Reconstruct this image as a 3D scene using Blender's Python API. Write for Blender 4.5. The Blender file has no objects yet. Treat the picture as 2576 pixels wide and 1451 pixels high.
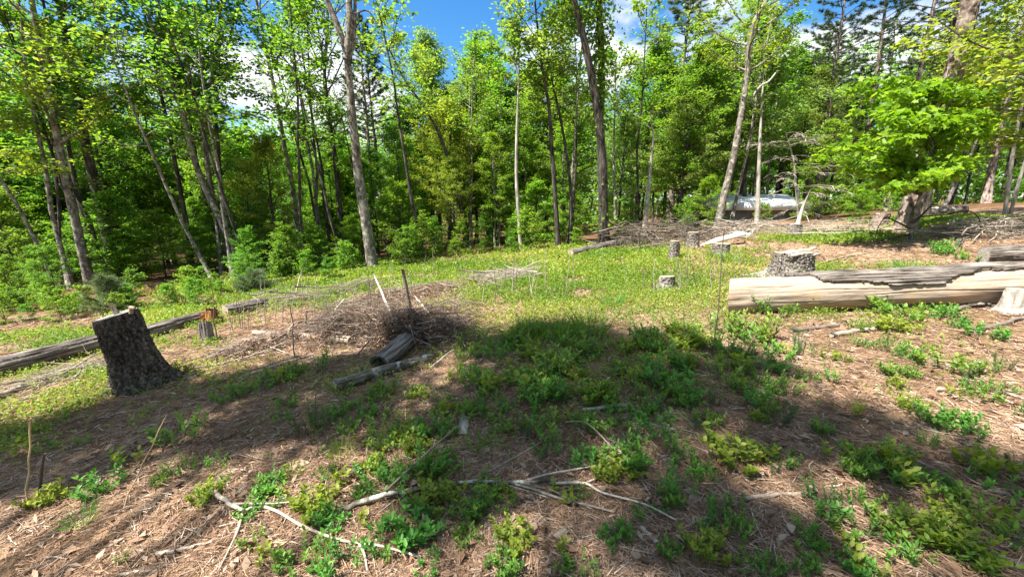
import bpy, math, random
import numpy as np
from mathutils import Vector, Matrix, Euler

R = math.radians
random.seed(7)
scene = bpy.context.scene
COL = scene.collection

# ------------------------------------------------------------------ camera
CAM_H = 1.6
PITCH = R(12.5)
FPX = 968.0            # focal length in units of a 2576-wide picture
cam_d = bpy.data.cameras.new('camera')
cam_d.sensor_width = 36.0
cam_d.lens = 36.0 * FPX / 2576.0
cam_d.clip_start = 0.05
cam_d.clip_end = 2000
cam = bpy.data.objects.new('camera', cam_d)
cam.location = (0, 0, CAM_H)
cam.rotation_euler = (R(90) - PITCH, 0, 0)
COL.objects.link(cam)
scene.camera = cam

# ------------------------------------------------------------------ light
SUN_EL = R(60)
SUN_TO = np.array([-0.90, -0.45])           # horizontal direction towards the sun
SUN_TO = SUN_TO / np.linalg.norm(SUN_TO)
sun_vec = Vector((SUN_TO[0] * math.cos(SUN_EL), SUN_TO[1] * math.cos(SUN_EL), math.sin(SUN_EL)))
sun_d = bpy.data.lights.new('sun', 'SUN')
sun_d.energy = 5.0
sun_d.angle = R(0.6)
sun_d.color = (1.0, 0.95, 0.86)
sun = bpy.data.objects.new('sun', sun_d)
sun.rotation_euler = (-sun_vec).to_track_quat('-Z', 'Y').to_euler()
sun.location = (0, 0, 40)
COL.objects.link(sun)

world = bpy.data.worlds.new('World')
scene.world = world
world.use_nodes = True
wn = world.node_tree
wn.nodes.clear()
w_out = wn.nodes.new('ShaderNodeOutputWorld')
w_bg = wn.nodes.new('ShaderNodeBackground')
w_bg.inputs['Strength'].default_value = 0.075
sky = wn.nodes.new('ShaderNodeTexSky')
sky.sky_type = 'NISHITA'
sky.sun_disc = False
sky.sun_elevation = SUN_EL
sky.sun_rotation = math.atan2(SUN_TO[0], SUN_TO[1])
sky.air_density = 1.0
sky.dust_density = 0.6
sky.ozone_density = 1.6
# clouds: soft cumulus all round the sky, laid out on the sky's own directions
tc = wn.nodes.new('ShaderNodeTexCoord')
mp = wn.nodes.new('ShaderNodeMapping')
mp.inputs['Scale'].default_value = (1.0, 1.0, 1.9)
mp.inputs['Location'].default_value = (6.1, 1.1, 0.2)
cn = wn.nodes.new('ShaderNodeTexNoise')
cn.inputs['Scale'].default_value = 2.3
cn.inputs['Detail'].default_value = 9
cn.inputs['Roughness'].default_value = 0.55
cr = wn.nodes.new('ShaderNodeValToRGB')
cr.color_ramp.elements[0].position = 0.48
cr.color_ramp.elements[0].color = (0, 0, 0, 1)
cr.color_ramp.elements[1].position = 0.57
cr.color_ramp.elements[1].color = (1, 1, 1, 1)
cmix = wn.nodes.new('ShaderNodeMix')
cmix.data_type = 'RGBA'
cmix.inputs[7].default_value = (5.6, 5.7, 5.9, 1)
skyc = wn.nodes.new('ShaderNodeHueSaturation')
skyc.inputs['Saturation'].default_value = 1.4
wn.links.new(tc.outputs['Generated'], mp.inputs['Vector'])
wn.links.new(mp.outputs['Vector'], cn.inputs['Vector'])
wn.links.new(cn.outputs['Fac'], cr.inputs['Fac'])
wn.links.new(cr.outputs['Color'], cmix.inputs[0])
wn.links.new(sky.outputs['Color'], skyc.inputs['Color'])
wn.links.new(skyc.outputs['Color'], cmix.inputs[6])
wn.links.new(cmix.outputs[2], w_bg.inputs['Color'])
wn.links.new(w_bg.outputs['Background'], w_out.inputs['Surface'])

scene.view_settings.view_transform = 'Standard'
scene.view_settings.look = 'None'
scene.view_settings.gamma = 1.0
scene.view_settings.exposure = 1.7
scene.cycles.max_bounces = 7
scene.cycles.diffuse_bounces = 4
scene.cycles.transmission_bounces = 4
scene.cycles.caustics_reflective = False
scene.cycles.caustics_refractive = False
scene.cycles.use_denoising = True

# ------------------------------------------------------------------ noise
def _hash(ix, iy, iz=0, seed=0):
    h = (ix.astype(np.int64) * 374761393 + iy.astype(np.int64) * 668265263 +
         np.asarray(iz, dtype=np.int64) * 2147483647 + seed * 144665) & 0xFFFFFFFF
    h = ((h ^ (h >> 13)) * 1274126177) & 0xFFFFFFFF
    h = h ^ (h >> 16)
    return (h & 0xFFFFFF) / float(0xFFFFFF)

def vnoise(x, y, seed=0):
    x = np.asarray(x, float); y = np.asarray(y, float)
    ix = np.floor(x); iy = np.floor(y)
    fx = x - ix; fy = y - iy
    fx = fx * fx * (3 - 2 * fx); fy = fy * fy * (3 - 2 * fy)
    a = _hash(ix, iy, 0, seed); b = _hash(ix + 1, iy, 0, seed)
    c = _hash(ix, iy + 1, 0, seed); d = _hash(ix + 1, iy + 1, 0, seed)
    return (a * (1 - fx) + b * fx) * (1 - fy) + (c * (1 - fx) + d * fx) * fy

def fbm(x, y, seed=0, octaves=4):
    s = 0; a = 0.5; t = 0
    for o in range(octaves):
        s = s + a * vnoise(np.asarray(x) * 2 ** o, np.asarray(y) * 2 ** o, seed + o); t += a; a *= 0.5
    return s / t

def cell(x, y, seed=0):
    """F2-F1 of a 2-D cellular pattern: 0 on cracks, larger inside plates; also a value per plate."""
    ix = np.floor(x); iy = np.floor(y)
    f1 = np.full(x.shape, 9.0); f2 = np.full(x.shape, 9.0); idv = np.zeros(x.shape)
    for dx in (-1, 0, 1):
        for dy in (-1, 0, 1):
            cx = ix + dx; cy = iy + dy
            px = cx + _hash(cx, cy, 1, seed); py = cy + _hash(cx, cy, 2, seed)
            d = np.hypot(px - x, py - y)
            nearer = d < f1
            f2 = np.where(nearer, f1, np.minimum(f2, d))
            idv = np.where(nearer, _hash(cx, cy, 3, seed), idv)
            f1 = np.where(nearer, d, f1)
    return f2 - f1, idv

# ------------------------------------------------------------------ terrain height
def ground_z(x, y):
    x = np.asarray(x, float); y = np.asarray(y, float)
    z = np.where(x > 0, 0.085 * np.minimum(x, 22 + 0.2 * (x - 22)), 0.074 * np.maximum(x, -26 + 0.15 * (x + 26)))
    z = z - 0.045 * np.clip(y - 12, 0, 40)
    z = z + 0.10 * (vnoise(x * 0.35, y * 0.35, 3) - 0.5) * np.clip((np.hypot(x, y)) / 3, 0, 1)
    z = z + 0.045 * (vnoise(x * 1.3, y * 1.3, 4) - 0.5) + 0.018 * (vnoise(x * 4.1, y * 4.1, 5) - 0.5)
    return z

def gz(x, y):
    return float(ground_z(np.array([x]), np.array([y]))[0])

CP, SP = math.cos(PITCH), math.sin(PITCH)
def ray(u, v):
    a = (u - 1288.0) / FPX; b = (725.5 - v) / FPX
    return np.array([a, CP + b * SP, -SP + b * CP])

def PX(u, v):
    """the ground point that the photograph shows at (u, v)"""
    d = ray(u, v)
    t = np.geomspace(0.3, 60, 700)
    for _ in range(3):
        h = CAM_H + d[2] * t - ground_z(d[0] * t, d[1] * t)
        k = np.argmax(h < 0) if (h < 0).any() else len(t) - 1
        t = np.linspace(t[max(k - 1, 0)], t[k], 24)
    p = d * t[12]
    return Vector((p[0], p[1], gz(p[0], p[1])))

def AT(u, v, y):
    """the point seen at (u, v) at forward distance y"""
    d = ray(u, v); t = y / d[1]
    return Vector((d[0] * t, y, CAM_H + d[2] * t))

def UV(x, y, z):
    dx = x; dy = y; dz = z - CAM_H
    dep = dy * CP - dz * SP
    up = dy * SP + dz * CP
    dep = np.where(dep < 0.05, 0.05, dep)
    return 1288 + FPX * dx / dep, 725.5 - FPX * up / dep

def BASE(u, y):
    """ground point at column u and forward distance y"""
    x = (u - 1288) / FPX * y
    for _ in range(6):
        z = gz(x, y)
        x = (u - 1288) / FPX * (y * CP - (z - CAM_H) * SP)
    return Vector((x, y, gz(x, y)))

# ------------------------------------------------------------------ object helpers
def mesh_from(name, verts, faces, tint=None, smooth=False, fmat=None):
    """verts (n,3) array; faces: list of (m,k) index arrays"""
    me = bpy.data.meshes.new(name)
    verts = np.asarray(verts, dtype=np.float32)
    me.vertices.add(len(verts))
    me.vertices.foreach_set('co', verts.ravel())
    faces = [np.asarray(f, dtype=np.int32) for f in faces if len(f)]
    nl = sum(f.size for f in faces); nf = sum(len(f) for f in faces)
    me.loops.add(nl); me.polygons.add(nf)
    me.loops.foreach_set('vertex_index', np.concatenate([f.ravel() for f in faces]))
    tot = np.concatenate([np.full(len(f), f.shape[1], np.int32) for f in faces])
    st = np.zeros(nf, np.int32); st[1:] = np.cumsum(tot)[:-1]
    me.polygons.foreach_set('loop_start', st)
    if smooth:
        me.polygons.foreach_set('use_smooth', np.ones(nf, bool))
    if fmat is not None:
        me.polygons.foreach_set('material_index', np.asarray(fmat, np.int32))
    me.update(calc_edges=True)
    if tint is not None:
        at = me.attributes.new('tint', 'FLOAT', 'FACE')
        at.data.foreach_set('value', np.asarray(tint, np.float32))
    return me

def link(name, me, mats, parent=None, kind=None):
    o = bpy.data.objects.new(name, me)
    if me is not None:
        for m in (mats if isinstance(mats, (list, tuple)) else [mats]):
            me.materials.append(m)
    COL.objects.link(o)
    if parent: o.parent = parent
    if kind: o['kind'] = kind
    return o

def thing(name, label, cat, loc=(0, 0, 0), rot=(0, 0, 0), group=None):
    o = bpy.data.objects.new(name, None)
    o.empty_display_size = 0.2
    o.location = loc; o.rotation_euler = rot
    COL.objects.link(o)
    o['label'] = label; o['category'] = cat
    if group: o['group'] = group
    return o

def tag(o, label, cat, group=None):
    o['label'] = label; o['category'] = cat
    if group: o['group'] = group
    return o

def dup(root, loc, rot=None, scale=None, label=None, group=None):
    r = root.copy(); COL.objects.link(r); r.location = loc
    if rot is not None: r.rotation_euler = rot
    if scale is not None: r.scale = scale
    if label: r['label'] = label
    if group: r['group'] = group
    for ch in list(root.children):
        c = ch.copy(); COL.objects.link(c); c.parent = r
    return r

class Tubes:
    """collects tapering tubes into one mesh"""
    def __init__(self): self.v = []; self.q = []; self.t = []; self.n = 0; self.tint = []; self.ttint = []
    def add(self, pts, rad, sides=6, tint=0.5, cap=True, jitter=0.0, rng=None):
        P = np.asarray(pts, float); m = len(P); rad = np.asarray(rad, float)
        T = np.gradient(P, axis=0)
        T /= np.linalg.norm(T, axis=1, keepdims=True) + 1e-9
        ref = np.array([0.0, 0.0, 1.0]) if abs(T[0][2]) < 0.9 else np.array([1.0, 0.0, 0.0])
        A = np.cross(T, ref); A /= np.linalg.norm(A, axis=1, keepdims=True) + 1e-9
        B = np.cross(T, A)
        th = np.arange(sides) * 2 * math.pi / sides
        rr = rad[:, None] * np.ones(sides)
        if jitter: rr = rr * (1 + jitter * (rng.random(rr.shape) - 0.5))
        V = P[:, None, :] + rr[:, :, None] * (np.cos(th)[None, :, None] * A[:, None, :] + np.sin(th)[None, :, None] * B[:, None, :])
        self.v.append(V.reshape(-1, 3))
        i = np.arange(m - 1)[:, None] * sides; k = np.arange(sides)[None, :]; k2 = (k + 1) % sides
        q = np.stack([i + k, i + k2, i + sides + k2, i + sides + k], -1).reshape(-1, 4) + self.n
        self.q.append(q); self.tint.append(np.full(len(q), tint))
        n0 = self.n; self.n += m * sides
        if cap:
            for e, order in ((0, 1), (m - 1, -1)):
                idx = n0 + e * sides + np.arange(sides)[::order]
                tri = np.stack([np.full(sides - 2, idx[0]), idx[1:-1], idx[2:]], -1)
                self.t.append(tri); self.ttint.append(np.full(len(tri), tint))
    def mesh(self, name, smooth=True):
        if not self.v: return None
        f = [np.concatenate(self.q)]; ti = [np.concatenate(self.tint)]
        if self.t: f.append(np.concatenate(self.t)); ti.append(np.concatenate(self.ttint))
        return mesh_from(name, np.concatenate(self.v), f, np.concatenate(ti), smooth)

def leaf_mesh(name, P, D, N, L, W, tint, fold=0.25, fine=False, shape='leaf'):
    """leaves at P (n,3) along D with normal N; L, W lengths and widths"""
    n = len(P)
    D = D / (np.linalg.norm(D, axis=1, keepdims=True) + 1e-9)
    S = np.cross(N, D); S /= np.linalg.norm(S, axis=1, keepdims=True) + 1e-9
    U = np.cross(D, S)
    L = np.asarray(L)[:, None] * np.ones((n, 1)); W = np.asarray(W)[:, None] * np.ones((n, 1))
    if shape == 'maple':
        ang = [(0, 0.0, 0), (0.18, 0.55, .1), (0.42, 0.30, .05), (0.62, 0.62, .05), (0.68, 0.22, 0), (1.0, 0.0, -.12)]
        right = [P + D * L * a + S * W * b + U * L * c for a, b, c in ang]
        left = [P + D * L * a - S * W * b + U * L * c for a, b, c in ang[1:-1]]
        V = np.stack(right + left, 1).reshape(-1, 3)     # 0..5 right, 6..9 left
        b = np.arange(n)[:, None] * 10
        q = np.concatenate([b + np.array([[0, 1, 2, 4]]), b + np.array([[0, 4, 5, 8 + 1]]) , b + np.array([[0, 9, 7, 6]])])
        t = np.concatenate([b + np.array([[2, 3, 4]]), b + np.array([[9, 8, 7]])])
        ti = np.concatenate([tint] * 5)
        return mesh_from(name, V, [q, t], ti)
    if fine:
        V = np.stack([P, P + D * L * .3 + S * W * .42 + U * W * fold, P + D * L * .66 + S * W * .40 + U * W * fold * .8,
                      P + D * L, P + D * L * .66 - S * W * .40 + U * W * fold * .8, P + D * L * .3 - S * W * .42 + U * W * fold], 1).reshape(-1, 3)
        b = np.arange(n)[:, None] * 6
        q = np.concatenate([b + np.array([[0, 1, 2, 3]]), b + np.array([[0, 3, 4, 5]])])
        return mesh_from(name, V, [q], np.concatenate([tint, tint]))
    V = np.stack([P, P + D * L * .5 + S * W * .5, P + D * L, P + D * L * .5 - S * W * .5], 1)
    V[:, 1] += U * W * fold; V[:, 3] += U * W * fold
    q = np.arange(n)[:, None] * 4 + np.array([[0, 1, 2, 3]])
    return mesh_from(name, V.reshape(-1, 3), [q], tint)

def blade_mesh(name, P, D, L, W, tint, bend=None):
    """thin needles / blades: one triangle each (or bent pair)"""
    n = len(P)
    rng = np.random.default_rng(len(P))
    D = D / (np.linalg.norm(D, axis=1, keepdims=True) + 1e-9)
    S = np.cross(D, rng.normal(size=(n, 3))); S /= np.linalg.norm(S, axis=1, keepdims=True) + 1e-9
    L = np.asarray(L)[:, None] * np.ones((n, 1)); W = np.asarray(W)[:, None] * np.ones((n, 1))
    if bend is None:
        V = np.stack([P - S * W / 2, P + S * W / 2, P + D * L], 1).reshape(-1, 3)
        t = np.arange(n)[:, None] * 3 + np.array([[0, 1, 2]])
        return mesh_from(name, V, [t], tint)
    Bv = np.asarray(bend)
    V = np.stack([P - S * W / 2, P + S * W / 2, P + D * L * .55 + S * W * .4 + Bv * .3, P + D * L * .55 - S * W * .4 + Bv * .3,
                  P + D * L + Bv], 1).reshape(-1, 3)
    b = np.arange(n)[:, None] * 5
    return mesh_from(name, V, [b + np.array([[0, 1, 2, 3]]), b + np.array([[3, 2, 4]])], np.concatenate([tint, tint]))

# ------------------------------------------------------------------ materials
def new_mat(name):
    m = bpy.data.materials.new(name); m.use_nodes = True
    nt = m.node_tree; nt.nodes.clear()
    return m, nt, nt.nodes, nt.links

def ramp(nodes, stops):
    r = nodes.new('ShaderNodeValToRGB'); e = r.color_ramp.elements
    while len(e) < len(stops): e.new(0.5)
    for i, (p, c) in enumerate(stops):
        e[i].position = p; e[i].color = (c[0], c[1], c[2], 1)
    return r

def leaf_mat(name, stops, trans=0.54, tcol=(1.5, 1.45, 0.6), rough=0.5, spec=0.35, hue=0.02):
    m, nt, N, L = new_mat(name)
    out = N.new('ShaderNodeOutputMaterial')
    at = N.new('ShaderNodeAttribute'); at.attribute_name = 'tint'
    rp = ramp(N, stops)
    oi = N.new('ShaderNodeObjectInfo')
    mr = N.new('ShaderNodeMapRange')
    mr.inputs['To Min'].default_value = 0.5 - hue; mr.inputs['To Max'].default_value = 0.5 + hue
    hs = N.new('ShaderNodeHueSaturation')
    L.new(oi.outputs['Random'], mr.inputs['Value']); L.new(mr.outputs['Result'], hs.inputs['Hue'])
    L.new(at.outputs['Fac'], rp.inputs['Fac']); L.new(rp.outputs['Color'], hs.inputs['Color'])
    b = N.new('ShaderNodeBsdfPrincipled')
    b.inputs['Roughness'].default_value = rough
    b.inputs['Specular IOR Level'].default_value = spec
    L.new(hs.outputs['Color'], b.inputs['Base Color'])
    tr = N.new('ShaderNodeBsdfTranslucent')
    mu = N.new('ShaderNodeMix'); mu.data_type = 'RGBA'; mu.blend_type = 'MULTIPLY'; mu.inputs[0].default_value = 1
    mu.inputs[7].default_value = (*tcol, 1)
    L.new(hs.outputs['Color'], mu.inputs[6]); L.new(mu.outputs[2], tr.inputs['Color'])
    mx = N.new('ShaderNodeMixShader'); mx.inputs[0].default_value = trans
    L.new(b.outputs[0], mx.inputs[1]); L.new(tr.outputs[0], mx.inputs[2])
    L.new(mx.outputs[0], out.inputs['Surface'])
    return m

def bark_mat(name, dark, mid, light, scale=(14, 14, 3.0), bump=0.6, lichen=None, rough=0.9, cells=False):
    m, nt, N, L = new_mat(name)
    out = N.new('ShaderNodeOutputMaterial'); b = N.new('ShaderNodeBsdfPrincipled')
    b.inputs['Roughness'].default_value = rough; b.inputs['Specular IOR Level'].default_value = 0.15
    tc = N.new('ShaderNodeTexCoord'); mp = N.new('ShaderNodeMapping')
    mp.inputs['Scale'].default_value = scale
    L.new(tc.outputs['Object'], mp.inputs['Vector'])
    n1 = N.new('ShaderNodeTexNoise'); n1.inputs['Scale'].default_value = 1.0; n1.inputs['Detail'].default_value = 6
    n1.inputs['Roughness'].default_value = 0.65
    L.new(mp.outputs['Vector'], n1.inputs['Vector'])
    src = n1.outputs['Fac']
    if cells:
        vo = N.new('ShaderNodeTexVoronoi'); vo.feature = 'DISTANCE_TO_EDGE'; vo.inputs['Scale'].default_value = 1.2
        L.new(mp.outputs['Vector'], vo.inputs['Vector'])
        mm = N.new('ShaderNodeMath'); mm.operation = 'MULTIPLY_ADD'; mm.inputs[1].default_value = 1.2
        L.new(vo.outputs['Distance'], mm.inputs[0])
        sub = N.new('ShaderNodeMath'); sub.operation = 'MULTIPLY'; sub.inputs[1].default_value = 0.62
        L.new(n1.outputs['Fac'], sub.inputs[0]); L.new(sub.outputs[0], mm.inputs[2])
        src = mm.outputs[0]
    rp = ramp(N, [(0.36, dark), (0.5, mid), (0.66, light)])
    L.new(src, rp.inputs['Fac'])
    col = rp.outputs['Color']
    n2 = N.new('ShaderNodeTexNoise'); n2.inputs['Scale'].default_value = 2.2; n2.inputs['Detail'].default_value = 3
    L.new(tc.outputs['Object'], n2.inputs['Vector'])
    r2 = ramp(N, [(0.3, (0.6, 0.6, 0.6)), (0.7, (1.25, 1.25, 1.25))])
    L.new(n2.outputs['Fac'], r2.inputs['Fac'])
    mu = N.new('ShaderNodeMix'); mu.data_type = 'RGBA'; mu.blend_type = 'MULTIPLY'; mu.inputs[0].default_value = 1
    L.new(col, mu.inputs[6]); L.new(r2.outputs['Color'], mu.inputs[7]); col = mu.outputs[2]
    if lichen:
        n3 = N.new('ShaderNodeTexNoise'); n3.inputs['Scale'].default_value = 9; n3.inputs['Detail'].default_value = 5
        L.new(tc.outputs['Object'], n3.inputs['Vector'])
        r3 = ramp(N, [(0.54, (0, 0, 0)), (0.62, (1, 1, 1))])
        L.new(n3.outputs['Fac'], r3.inputs['Fac'])
        m3 = N.new('ShaderNodeMix'); m3.data_type = 'RGBA'
        m3.inputs[7].default_value = (*lichen, 1)
        L.new(r3.outputs['Color'], m3.inputs[0]); L.new(col, m3.inputs[6]); col = m3.outputs[2]
    L.new(col, b.inputs['Base Color'])
    bp = N.new('ShaderNodeBump'); bp.inputs['Strength'].default_value = bump; bp.inputs['Distance'].default_value = 0.03
    L.new(src, bp.inputs['Height']); L.new(bp.outputs['Normal'], b.inputs['Normal'])
    L.new(b.outputs[0], out.inputs['Surface'])
    return m

def tint_mat(name, stops, rough=0.85, spec=0.2, noise=0.0, nscale=(30, 30, 4), trans=0.0):
    """colour by the face's own tint value, with grain"""
    m, nt, N, L = new_mat(name)
    out = N.new('ShaderNodeOutputMaterial'); b = N.new('ShaderNodeBsdfPrincipled')
    b.inputs['Roughness'].default_value = rough; b.inputs['Specular IOR Level'].default_value = spec
    at = N.new('ShaderNodeAttribute'); at.attribute_name = 'tint'
    rp = ramp(N, stops); L.new(at.outputs['Fac'], rp.inputs['Fac'])
    col = rp.outputs['Color']
    if noise:
        tc = N.new('ShaderNodeTexCoord'); mp = N.new('ShaderNodeMapping'); mp.inputs['Scale'].default_value = nscale
        n1 = N.new('ShaderNodeTexNoise'); n1.inputs['Scale'].default_value = 1; n1.inputs['Detail'].default_value = 5
        L.new(tc.outputs['Object'], mp.inputs['Vector']); L.new(mp.outputs['Vector'], n1.inputs['Vector'])
        r2 = ramp(N, [(0.3, (1 - noise,) * 3), (0.7, (1 + noise,) * 3)])
        L.new(n1.outputs['Fac'], r2.inputs['Fac'])
        mu = N.new('ShaderNodeMix'); mu.data_type = 'RGBA'; mu.blend_type = 'MULTIPLY'; mu.inputs[0].default_value = 1
        L.new(col, mu.inputs[6]); L.new(r2.outputs['Color'], mu.inputs[7]); col = mu.outputs[2]
        bp = N.new('ShaderNodeBump'); bp.inputs['Strength'].default_value = 0.35; bp.inputs['Distance'].default_value = 0.01
        L.new(n1.outputs['Fac'], bp.inputs['Height']); L.new(bp.outputs['Normal'], b.inputs['Normal'])
    L.new(col, b.inputs['Base Color'])
    if trans:
        tr = N.new('ShaderNodeBsdfTranslucent'); L.new(col, tr.inputs['Color'])
        mx = N.new('ShaderNodeMixShader'); mx.inputs[0].default_value = trans
        L.new(b.outputs[0], mx.inputs[1]); L.new(tr.outputs[0], mx.inputs[2]); L.new(mx.outputs[0], out.inputs['Surface'])
    else:
        L.new(b.outputs[0], out.inputs['Surface'])
    return m

def wood_mat(name, base, dark, scale=(26, 26, 1.6), bump=0.3, stain=None):
    """bare weathered wood, grain along the object's own z"""
    m, nt, N, L = new_mat(name)
    out = N.new('ShaderNodeOutputMaterial'); b = N.new('ShaderNodeBsdfPrincipled')
    b.inputs['Roughness'].default_value = 0.8; b.inputs['Specular IOR Level'].default_value = 0.2
    tc = N.new('ShaderNodeTexCoord'); mp = N.new('ShaderNodeMapping'); mp.inputs['Scale'].default_value = scale
    L.new(tc.outputs['Object'], mp.inputs['Vector'])
    n1 = N.new('ShaderNodeTexNoise'); n1.inputs['Scale'].default_value = 1.4; n1.inputs['Detail'].default_value = 7
    n1.inputs['Roughness'].default_value = 0.7
    L.new(mp.outputs['Vector'], n1.inputs['Vector'])
    rp = ramp(N, [(0.32, dark), (0.46, tuple(0.75 * x for x in base)), (0.6, base)])
    L.new(n1.outputs['Fac'], rp.inputs['Fac']); col = rp.outputs['Color']
    if stain:
        n2 = N.new('ShaderNodeTexNoise'); n2.inputs['Scale'].default_value = 2.6; n2.inputs['Detail'].default_value = 4
        L.new(tc.outputs['Object'], n2.inputs['Vector'])
        r2 = ramp(N, [(0.5, (0, 0, 0)), (0.68, (0.8, 0.8, 0.8))]); L.new(n2.outputs['Fac'], r2.inputs['Fac'])
        m3 = N.new('ShaderNodeMix'); m3.data_type = 'RGBA'; m3.inputs[7].default_value = (*stain, 1)
        L.new(r2.outputs['Color'], m3.inputs[0]); L.new(col, m3.inputs[6]); col = m3.outputs[2]
    L.new(col, b.inputs['Base Color'])
    bp = N.new('ShaderNodeBump'); bp.inputs['Strength'].default_value = bump; bp.inputs['Distance'].default_value = 0.015
    L.new(n1.outputs['Fac'], bp.inputs['Height']); L.new(bp.outputs['Normal'], b.inputs['Normal'])
    L.new(b.outputs[0], out.inputs['Surface'])
    return m

M = {}
M['leaf_green'] = leaf_mat('leaf_green', [(0.0, (0.045, 0.125, 0.016)), (0.5, (0.110, 0.240, 0.028)), (1.0, (0.210, 0.350, 0.045))])
M['leaf_bright'] = leaf_mat('leaf_bright', [(0.0, (0.060, 0.150, 0.015)), (0.5, (0.135, 0.275, 0.025)), (1.0, (0.240, 0.385, 0.045))])
M['leaf_yellow'] = leaf_mat('leaf_yellow', [(0.0, (0.110, 0.175, 0.020)), (0.6, (0.215, 0.300, 0.035)), (1.0, (0.330, 0.370, 0.065))], hue=0.008)
M['leaf_pale'] = leaf_mat('leaf_pale', [(0.0, (0.090, 0.160, 0.035)), (0.6, (0.180, 0.285, 0.060)), (1.0, (0.300, 0.395, 0.110))], hue=0.015)
M['leaf_dark'] = leaf_mat('leaf_dark', [(0.0, (0.022, 0.070, 0.012)), (0.6, (0.050, 0.130, 0.018)), (1.0, (0.095, 0.200, 0.030))])
M['leaf_maple'] = leaf_mat('leaf_maple', [(0.0, (0.065, 0.160, 0.012)), (0.5, (0.160, 0.300, 0.020)), (1.0, (0.260, 0.390, 0.038))], trans=0.52, hue=0.0)
M['needle'] = leaf_mat('needle', [(0.0, (0.018, 0.036, 0.014)), (0.6, (0.040, 0.075, 0.024)), (1.0, (0.085, 0.125, 0.040))], trans=0.15, hue=0.01)
M['needle_soft'] = leaf_mat('needle_soft', [(0.0, (0.07, 0.11, 0.055)), (0.6, (0.135, 0.19, 0.095)), (1.0, (0.24, 0.30, 0.15))], trans=0.25, hue=0.01)
M['bush_leaf'] = leaf_mat('bush_leaf', [(0.0, (0.055, 0.150, 0.022)), (0.5, (0.115, 0.255, 0.035)), (1.0, (0.215, 0.360, 0.055))], trans=0.42, hue=0.03)
M['herb'] = leaf_mat('herb', [(0.0, (0.065, 0.150, 0.020)), (0.45, (0.160, 0.260, 0.032)), (0.8, (0.275, 0.335, 0.050)), (1.0, (0.42, 0.37, 0.17))], trans=0.45, hue=0.0)

M['bark_grey'] = bark_mat('bark_grey', (0.05, 0.042, 0.034), (0.165, 0.142, 0.116), (0.30, 0.268, 0.225), scale=(16, 16, 5), lichen=(0.32, 0.31, 0.25))
M['bark_dark'] = bark_mat('bark_dark', (0.022, 0.019, 0.016), (0.065, 0.055, 0.046), (0.15, 0.13, 0.11), scale=(16, 16, 3))
M['bark_pine'] = bark_mat('bark_pine', (0.06, 0.042, 0.034), (0.22, 0.17, 0.14), (0.36, 0.30, 0.26), scale=(11, 11, 5), bump=0.8)
M['bark_pale'] = bark_mat('bark_pale', (0.20, 0.18, 0.15), (0.36, 0.33, 0.28), (0.50, 0.47, 0.41), scale=(18, 18, 3), bump=0.4)
M['bark_block'] = bark_mat('bark_block', (0.025, 0.02, 0.016), (0.085, 0.068, 0.054), (0.20, 0.17, 0.14), scale=(30, 30, 12), bump=0.6)
M['bark_stump'] = bark_mat('bark_stump', (0.04, 0.035, 0.03), (0.18, 0.158, 0.135), (0.36, 0.325, 0.285), scale=(34, 34, 20), bump=0.5)
M['bark_log'] = bark_mat('bark_log', (0.03, 0.024, 0.019), (0.17, 0.145, 0.125), (0.34, 0.305, 0.27), scale=(30, 30, 3), bump=0.9)
M['bark_lichen'] = bark_mat('bark_lichen', (0.05, 0.042, 0.034), (0.16, 0.136, 0.11), (0.28, 0.245, 0.205), scale=(24, 24, 8), lichen=(0.44, 0.45, 0.38))
M['wood_pale'] = wood_mat('wood_pale', (0.40, 0.32, 0.25), (0.15, 0.10, 0.065), scale=(44, 44, 3.5), bump=0.5, stain=(0.42, 0.29, 0.18))
M['wood_grey'] = wood_mat('wood_grey', (0.42, 0.38, 0.33), (0.16, 0.135, 0.11))
M['cut_wood'] = wood_mat('cut_wood', (0.46, 0.37, 0.27), (0.18, 0.13, 0.09), scale=(12, 12, 12))
M['stick'] = tint_mat('stick', [(0.0, (0.055, 0.042, 0.032)), (0.35, (0.17, 0.135, 0.11)), (0.7, (0.33, 0.275, 0.22)), (1.0, (0.52, 0.46, 0.39))], noise=0.35, nscale=(40, 40, 40))
M['litter'] = tint_mat('litter', [(0.0, (0.11, 0.066, 0.042)), (0.35, (0.27, 0.165, 0.105)), (0.7, (0.41, 0.285, 0.195)), (1.0, (0.55, 0.46, 0.37))], rough=0.75)
M['dead_leaf'] = tint_mat('dead_leaf', [(0.0, (0.11, 0.060, 0.035)), (0.5, (0.27, 0.165, 0.105)), (1.0, (0.43, 0.34, 0.26))], rough=0.7, trans=0.15)
M['straw'] = tint_mat('straw', [(0.0, (0.30, 0.20, 0.10)), (1.0, (0.60, 0.47, 0.28))], rough=0.7, trans=0.2)
M['rot'] = bark_mat('rot', (0.12, 0.045, 0.018), (0.36, 0.16, 0.06), (0.55, 0.30, 0.13), scale=(18, 18, 6), bump=0.9)

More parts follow.
